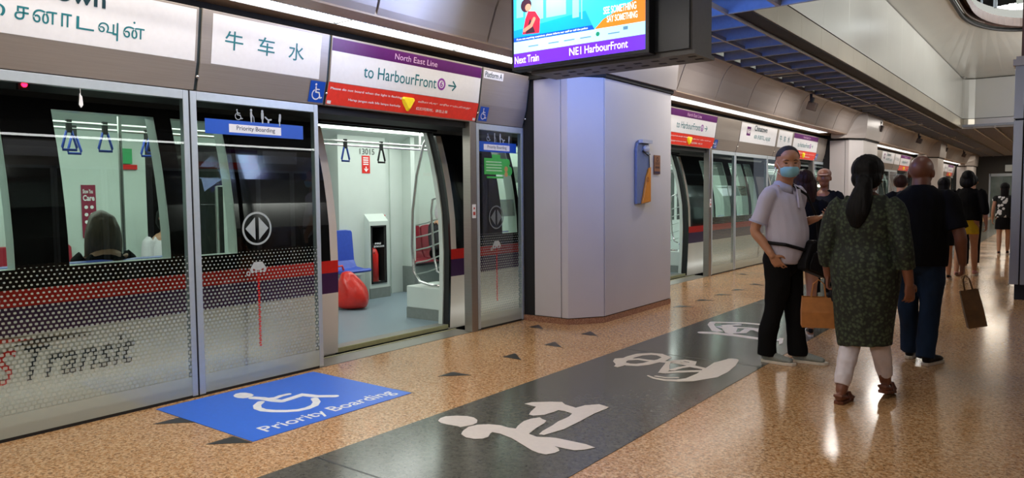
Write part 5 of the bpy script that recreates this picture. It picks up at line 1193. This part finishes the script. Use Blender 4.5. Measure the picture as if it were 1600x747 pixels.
for L_, tl in ((lf, 0), (rf, .0)):
    f = L_[2]; m = MB(); z0 = f.z-.09
    pl2 = [(-.032, -.05), (-.04, .02), (-.045, .12), (-.03, .165), (.02, .165), (.04, .12), (.036, .02), (.03, -.05), (0, -.065)]
    m.prism([(f.x+u, f.y+v) for u, v in pl2], lambda u, v, w: Vector((u, v, w-(v-f.y)*(.16 if L_ is rf else .0))), (z0, z0+.022)); m.build('sandal_sole', 'sandal', lady, bevel=.004, local=True)
    m = MB()
    for dy in (.05, .085): m.tube([f+V3(-.042, dy, -.075), f+V3(-.02, dy+.01, -.035), f+V3(.02, dy+.01, -.035), f+V3(.042, dy, -.075)], .011, 8)
    m.tube([f+V3(-.033, -.0, -.05), f+V3(-.02, -.068, -.03), f+V3(.02, -.068, -.03), f+V3(.033, 0, -.05)], .010, 8); m.build('sandal_strap', 'sandal', lady, local=True)
# carried kraft bag and dark pouch
RL = Matrix.Rotation(hd-PI/2, 3, 'Z'); lh = RL@(lw+V3(-.01, .0, -.14))+Vector((pl_.x, pl_.y, 0))
def gift_bag(name, label, c, w, h, d, mt, ang, tilt=0.):
    t = thing(name, label, 'bag', (c.x, c.y, c.z-h-.12), rz=ang)
    T = lambda x, y, z: (Matrix.Rotation(tilt, 3, 'Y')@Vector((x, y, z-h-.12)))+Vector((0, 0, h+.12))
    m = MB(); n = 4
    R4 = [(-w/2, -d/2), (w/2, -d/2), (w/2, d/2), (-w/2, d/2)]; R5 = [(x*.97, y*.5) for x, y in R4]
    rows = [(0, R4), (h*.5, [(x*1.02, y*.9) for x, y in R4]), (h, R5)]
    vs = [T(x, y, z) for z, q in rows for x, y in q]; m.add(vs, [(3, 2, 1, 0)]+[(j*4+i, j*4+(i+1) % 4, (j+1)*4+(i+1) % 4, (j+1)*4+i) for j in range(2) for i in range(4)])
    o = m.build('bag_body', mt, t, local=True); q = o.modifiers.new('s', 'SOLIDIFY'); q.thickness = .003
    m = MB()
    for sy in (-1, 1): m.tube([T(-w*.22, sy*d*.22, h-.01), T(-w*.16, sy*.01, h+.09), T(0, 0, h+.12), T(w*.16, sy*.01, h+.09), T(w*.22, sy*d*.22, h-.01)], .004, 6)
    m.build('handle', mt, t, local=True); return t
gift_bag('paper_bag', 'orange-brown paper bag hanging from the left hand of the woman in the green tunic', lh+Vector((-.06, .03, .10)), .22, .21, .13, 'kraft', .35, -.0)
t = thing('pouch', 'small black pouch with white tag held above the paper bag by the woman in green', 'pouch', (lh.x, lh.y, lh.z-.02))
B = Body(); B.limb([(.03, .05, .03), (.035, .06, -.04), (.03, .06, -.10)], [.03, .05, .045], [.025, .035, .03]); B.finish('pouch_body', 'nylon', t, .007, 2, .006, (20, 20, 20))
m = MB(); m.box(.0, .05, .02, .03, -.14, -.09); m.build('tag', 'wht', t, local=True)
# ---------------------------------------------------------------- bald man in black
pb = at(1432, 566, Z=0); hb = PI/2+.02
bald = thing('person', 'bald man in black T-shirt and blue jeans walking away beside the woman in green', 'person', (pb.x, pb.y, 0), rz=hb-PI/2)
B = Body(); P = headmesh(B, (0, .03, 1.555), -.15, -.02, 1.14, detail=False)
B.limb([(0, -.01, 1.36), (0, .0, 1.44), (0, .01, 1.53)], [.085, .068, .064]); B.limb([(0, 0, .9), (0, .0, 1.35)], [.15, .15], [.11, .1])
rs, re_, rw = V3(.205, -.01, 1.33), V3(.285, -.05, 1.06), V3(.30, .05, .83)
B.limb([rs, re_, re_.lerp(rw, .4), rw], [.055, .046, .043, .03]); hand(B, rw, (.02, .1, -1), (-.9, .2, 0), (0, 1, 0), 1.0, 60)
ls, le, lw = V3(-.205, -.01, 1.33), V3(-.26, -.03, 1.05), V3(-.26, .08, .83)
B.limb([ls, le, lw], [.055, .046, .03]); hand(B, lw, (.0, .1, -1), (.9, .2, 0), (0, 1, 0), 1.0, 25)
for sx, ky, fy in ((.09, .04, -.05), (-.09, .08, .17)): B.limb([(sx, 0, .86), (sx, ky*.7, .66), (sx*.95, ky, .47), (sx*.8, (ky+fy)/2, .25), (sx*.75, fy, .1)], [.075, .065, .05, .045, .035])
B.finish('body', 'skin_dark', bald, .007, 2)
B = Body(); B.limb([(0, .0, .80), (0, .005, .95), (0, .01, 1.12), (0, .0, 1.25), (0, -.01, 1.34), (0, -.0, 1.41), (0, .005, 1.45)], [.205, .212, .215, .225, .215, .135, .09], [.15, .155, .155, .145, .13, .11, .085], flat0=True, flat1=True)
for a, b in ((rs, re_), (ls, le)): B.limb([V3(a.x*.5, 0, 1.34), a, a.lerp(b, .5), a.lerp(b, .85)], [.072, .076, .074, .08], flat1=True)
B.finish('t_shirt', 'black_cloth', bald, .008, 3, .010, (7, 7, 3))
B = Body(); B.limb([(0, 0, .95), (0, 0, .84)], [.17, .17], [.13, .13], flat0=True)
for sx, ky, fy, fz_ in ((.09, .04, -.05, .05), (-.09, .08, .17, .07)): B.limb([(sx, 0, .86), (sx, ky*.7, .66), (sx*.95, ky, .47), (sx*.8, (ky+fy)/2, .25), (sx*.75, fy, fz_)], [.10, .094, .078, .075, .075], [.11, .1, .085, .08, .082], flat1=True)
B.finish('jeans', 'jeans', bald, .008, 3, .010, (8, 8, 6))
shoe(bald, (.07, -.11, 0), -.35, .28, .053, 'nylon', 'sole'); shoe(bald, (-.07, .10, 0), .05, .28, .053, 'nylon', 'sole')
RB = Matrix.Rotation(hb-PI/2, 3, 'Z'); rh = RB@(rw+V3(.0, .02, -.13))+Vector((pb.x, pb.y, 0))
gift_bag('paper_bag', 'dark brown paper bag swinging from the right hand of the bald man', rh+Vector((.02, -.0, .03)), .13, .30, .08, 'kraft2', .3, -.22)
# ---------------------------------------------------------------- general figure for the people farther away
def figure_person(label, base, head_deg, H=1.65, top='black_cloth', bottom='trouser', skin='skin_pale', hair='hair', hairlen=.12, kind='trousers', arm=(0, 0), stride=.1, vox=.011, width=1., shoes='nylon', bob=False, cap=None, sleeve=.4, hem=.86, skirt=.62, hands=True, topw=1., nm='person'):
    s = H/1.75; hd = math.radians(head_deg); t = thing('person', label, 'person', (base.x, base.y, 0), rz=hd-PI/2)
    q = lambda x, y, z: V3(x*width*s, y*s, z*s)
    hs = s*1.08; B = Body(); P = headmesh(B, q(0, .03, 1.62), 0, 0, hs, detail=False)
    B.limb([q(0, -.01, 1.42), q(0, 0, 1.5), q(0, .01, 1.57)], [.06*s, .052*s, .05*s]); B.limb([q(0, 0, .9), q(0, 0, 1.38)], [.13*s, .12*s], [.1*s, .09*s])
    arms = []
    for sg, bend in ((1, arm[0]), (-1, arm[1])):
        a = q(sg*.175, -.01, 1.38); b = q(sg*.225, -.03+.05*bend, 1.11); c = q(sg*(.235-.08*bend), .03+.24*bend, .87+.30*bend); arms.append((a, b, c))
        B.limb([a, b, c], [.045*s, .038*s, .026*s])
        if hands: hand(B, c, (c-b).normalized(), (-sg, .1, 0), (0, 1, .1), s, 30)
    ft = []
    for sg in (1, -1):
        y = sg*stride; L_ = [q(sg*.085, 0, .92), q(sg*.088, .02+y*.4, .5), q(sg*.085, y, .09)]; ft.append(L_[2]); B.limb([L_[0], L_[0].lerp(L_[1], .5), L_[1], L_[1].lerp(L_[2], .4), L_[2]], [.085*s, .075*s, .052*s, .052*s, .034*s])
        B.limb([L_[2]+V3(0, -.03, -.05)*s, L_[2]+V3(0, .12, -.065)*s], [.03*s, .035*s], [.03*s, .02*s])
    B.finish('body', skin, t, vox*.8, 2)
    B = Body(); c = P(0, -.018, .03); B.mb.ell(c, .098*s, .112*s, .106*s, 20, 14)
    if hairlen > .05:
        w_ = .105 if bob else .085
        B.limb([P(0, -.05, .04), P(0, -.065, -.06), P(0, -.07, -.06-hairlen*.6), P(0, -.065, -.06-hairlen)], [.08*s, w_*s, w_*.95*s, w_*.55*s], [.05*s, .06*s, .045*s, .02*s])
        if bob:
            for sg in (1, -1): B.limb([P(sg*.07, -.0, .03), P(sg*.088, .0, -.05), P(sg*.085, .0, -.04-hairlen*.7)], [.03*s, .032*s, .018*s], [.05*s, .055*s, .03*s], side=(1, 0, 0))
    if cap is None:
        o = B.finish('hair', hair, t, vox*.8, 2, .004, (40, 40, 8)); hc = P(0, 0, 0)
        clip(o, lambda v: v.y-hc.y > .055*s+(v.z-hc.z)*.3 and v.z < hc.z+.085*s)
    else:
        B = Body(); B.mb.ell(P(0, -.01, .05), .093*s, .104*s, .075*s, 20, 12); B.limb([P(0, .06, .045), P(0, .15, .03)], [.07*s, .055*s], [.008*s, .006*s]); B.finish('cap', cap, t, vox*.7, 1)
    B = Body(); B.limb([q(0, 0, hem), q(0, .01, (hem+1.2)/2), q(0, .0, 1.25), q(0, -.01, 1.37), q(0, 0, 1.46)], [.19*s*topw, .175*s*topw, .18*s, .15*s, .07*s], [.13*s*topw, .13*s, .125*s, .10*s, .065*s], flat0=True, flat1=True)
    for a, b, c in arms:
        e = [V3(a.x*.5, 0, a.z), a, a.lerp(b, min(1, sleeve))]; r = [.065*s, .066*s, .066*s]
        if sleeve > 1: e += [b.lerp(c, sleeve-1)]; r += [.055*s]
        B.limb(e, r, flat1=True)
    B.finish('top', top, t, vox, 2, .008, (8, 8, 4))
    if kind == 'trousers':
        B = Body(); B.limb([q(0, 0, .97), q(0, 0, .85)], [.155*s, .16*s], [.115*s, .12*s], flat0=True)
        for sg, f in ((1, ft[0]), (-1, ft[1])): B.limb([q(sg*.085, 0, .88), q(sg*.088, .02+sg*stride*.4, .5), f+V3(0, 0, -.02)*s], [.095*s, .072*s, .065*s], flat1=True)
        B.finish('trousers', bottom, t, vox, 2, .006, (9, 9, 6))
    else:
        B = Body(); B.limb([q(0, 0, skirt), q(0, 0, .8), q(0, 0, .95)], [.185*s, .175*s, .15*s], [.14*s, .14*s, .115*s], flat0=True, flat1=True)
        B.finish('skirt' if kind == 'skirt' else 'shorts', bottom, t, vox, 2, .006, (9, 9, 3))
    for f in ft: shoe(t, (f.x, f.y-.05*s, 0), 0, .25*s, .045*s, shoes, 'sole', .065*s)
    return t
w2 = Vector((-2.05, 7.35, 0))
figure_person('woman with shoulder-length brown hair in black top, half hidden behind the masked man', w2, 110, 1.62, hair='hair_brown', hairlen=.24, bob=True, kind='shorts', bottom='white_cloth', skirt=.78, arm=(.1, .1), stride=.05, vox=.009, sleeve=.5)
figure_person('person in cap and black clothes standing behind the brown-haired woman', at(1289, 432, Z=0).xyz if False else Vector((-2.62, 10.3, 0)), -80, 1.72, cap='capm', skin='skin_dark', stride=.05, top='navy')
figure_person('person in pale top glimpsed between the green tunic and the bald man', Vector((-1.93, 11.6, 0)), 92, 1.64, hair='hair_brown', hairlen=.02, top='white_cloth', kind='shorts', stride=.12)
figure_person('woman in loose black top and short yellow skirt walking away with bare legs', at(1508, 431, Z=0), 84, 1.74, kind='skirt', bottom='yellow_cloth', hairlen=.08, bob=True, hem=.92, skirt=.70, stride=.16, topw=1.15, sleeve=1.3, shoes='pinks', width=1.15)
figure_person('dark-haired person in black walking just left of the woman in the yellow skirt', Vector((-1.60, 13.3, 0)), 90, 1.62, stride=.14, kind='shorts', bottom='black_cloth', skirt=.6)
figure_person('person in dark trousers walking just ahead and right of the yellow skirt', Vector((-1.47, 16.0, 0)), 95, 1.70, stride=.18, top='navy', hairlen=.02)
figure_person('woman with long black hair, black and white top and black shorts near the right pillar', at(1567, 398, Z=0), 92, 1.58, hairlen=.34, top='floral', bottom='black_cloth', kind='shorts', skirt=.62, stride=.1, sleeve=.3, hem=.9)
# ---------------------------------------------------------------- passengers in the train
def sitter(label, x, y, deg, top, hair, hl_, H=1.62, scarf=None, hijab=False):
    s = H/1.75; hd = math.radians(deg); t = thing('person', label, 'person', (x, y, 0), rz=hd-PI/2)
    z = .46; q = lambda a, b, c: V3(a, b, c)*1.0
    B = Body(); P = headmesh(B, (0, .06, z+.74), 0, .12, s*.98, detail=False)
    B.limb([(0, .0, z+.52), (0, .03, z+.6), (0, .04, z+.67)], [.06, .05, .05]); B.limb([(0, 0, z+.08), (0, 0, z+.5)], [.14, .13], [.1, .09])
    for sg in (1, -1):
        a, b, c = V3(sg*.17, .0, z+.48), V3(sg*.21, .05, z+.2), V3(sg*.08, .26, z+.2); B.limb([a, b, c], [.045, .038, .026]); hand(B, c, (-sg*.5, .8, .1), (0, 0, -1), (-sg, 0, 0), s, 30)
        B.limb([(sg*.09, .02, z+.08), (sg*.11, .42, z+.06), (sg*.11, .44, .09)], [.08, .06, .04]); B.limb([(sg*.11, .42, .045), (sg*.11, .56, .03)], [.032, .036], [.028, .02])
    B.finish('body', 'skin_pale', t, .010, 2)
    B = Body(); B.mb.ell(P(0, -.018, .03), .090*s, .103*s, .097*s, 20, 14); B.limb([P(0, -.05, .05), P(0, -.07, -.06), P(0, -.08, -.06-hl_*.5), P(0, -.08, -.06-hl_)], [.10 if hl_ > .3 else .08, .13 if hl_ > .3 else .085, .135 if hl_ > .3 else .07, .13 if hl_ > .3 else .05], [.06, .075, .06, .045])
    o = B.finish('headscarf' if hijab else 'hair', hair, t, .010, 2, .004, (30, 30, 8)); hc = P(0, 0, 0)
    clip(o, lambda v: v.y-hc.y > .055 and v.z < hc.z+.08)
    B = Body(); B.limb([(0, .02, z+.03), (0, .01, z+.25), (0, 0, z+.45), (0, .0, z+.56)], [.18, .175, .16, .07], [.13, .13, .11, .065], flat0=True, flat1=True)
    for sg in (1, -1): B.limb([(sg*.1, 0, z+.47), (sg*.17, .0, z+.48), (sg*.21, .05, z+.2), (sg*.15, .16, z+.2)], [.06, .062, .055, .05], flat1=True)
    B.finish('top', top, t, .011, 2, .006)
    B = Body()
    for sg in (1, -1): B.limb([(sg*.08, -.02, z+.08), (sg*.11, .36, z+.08), (sg*.11, .44, z-.02), (sg*.11, .44, .12)], [.10, .082, .075, .06], flat1=True)
    B.finish('trousers', 'black_cloth', t, .011, 2)
    return t
a = at(170, 380, X=-5.75)
sitter('long dark-haired woman seated with her back to the left train window', -5.74, 2.52, 180, 'black_cloth', mat('dull_brown_hair', '#4c3a2e', .5, var=.4, scale=80, sx=(1, 1, .1)), .42)
sitter('passenger with short dark hair seated further along the train, seen past the long-haired woman', -7.6, 3.95, 0, 'white_cloth', 'hair', .05)
sitter('passenger in black with white headscarf seated behind the draught screen in the train', -7.55, 8.15, 0, 'black_cloth', 'white_cloth', .15, 1.66, hijab=True)
sitter('passenger seated beyond the screen of the second train doorway', -7.55, 8.15+PER, 0, mat('tan_cloth', '#a98a62', .8), 'hair', .1, 1.6)

# ---------------------------------------------------------------- names of the setting
keep = {'wall_fascia': 'wall_left', 'ceiling_lattice': 'ceiling', 'wall_end': 'wall_front', 'window_upper': 'window_2'}
tn = 40
for o in [q for q in bpy.data.objects if q.get('kind') == 'structure' and q.parent is None]:
    if o.name in keep: o.name = keep[o.name]; continue
    if o.name in ('floor', 'wall_right', 'wall_back', 'window_1') or (o.name.startswith('trim_') and o.name[5:].isdigit()): continue
    o.name = 'trim_%d' % tn; tn += 1
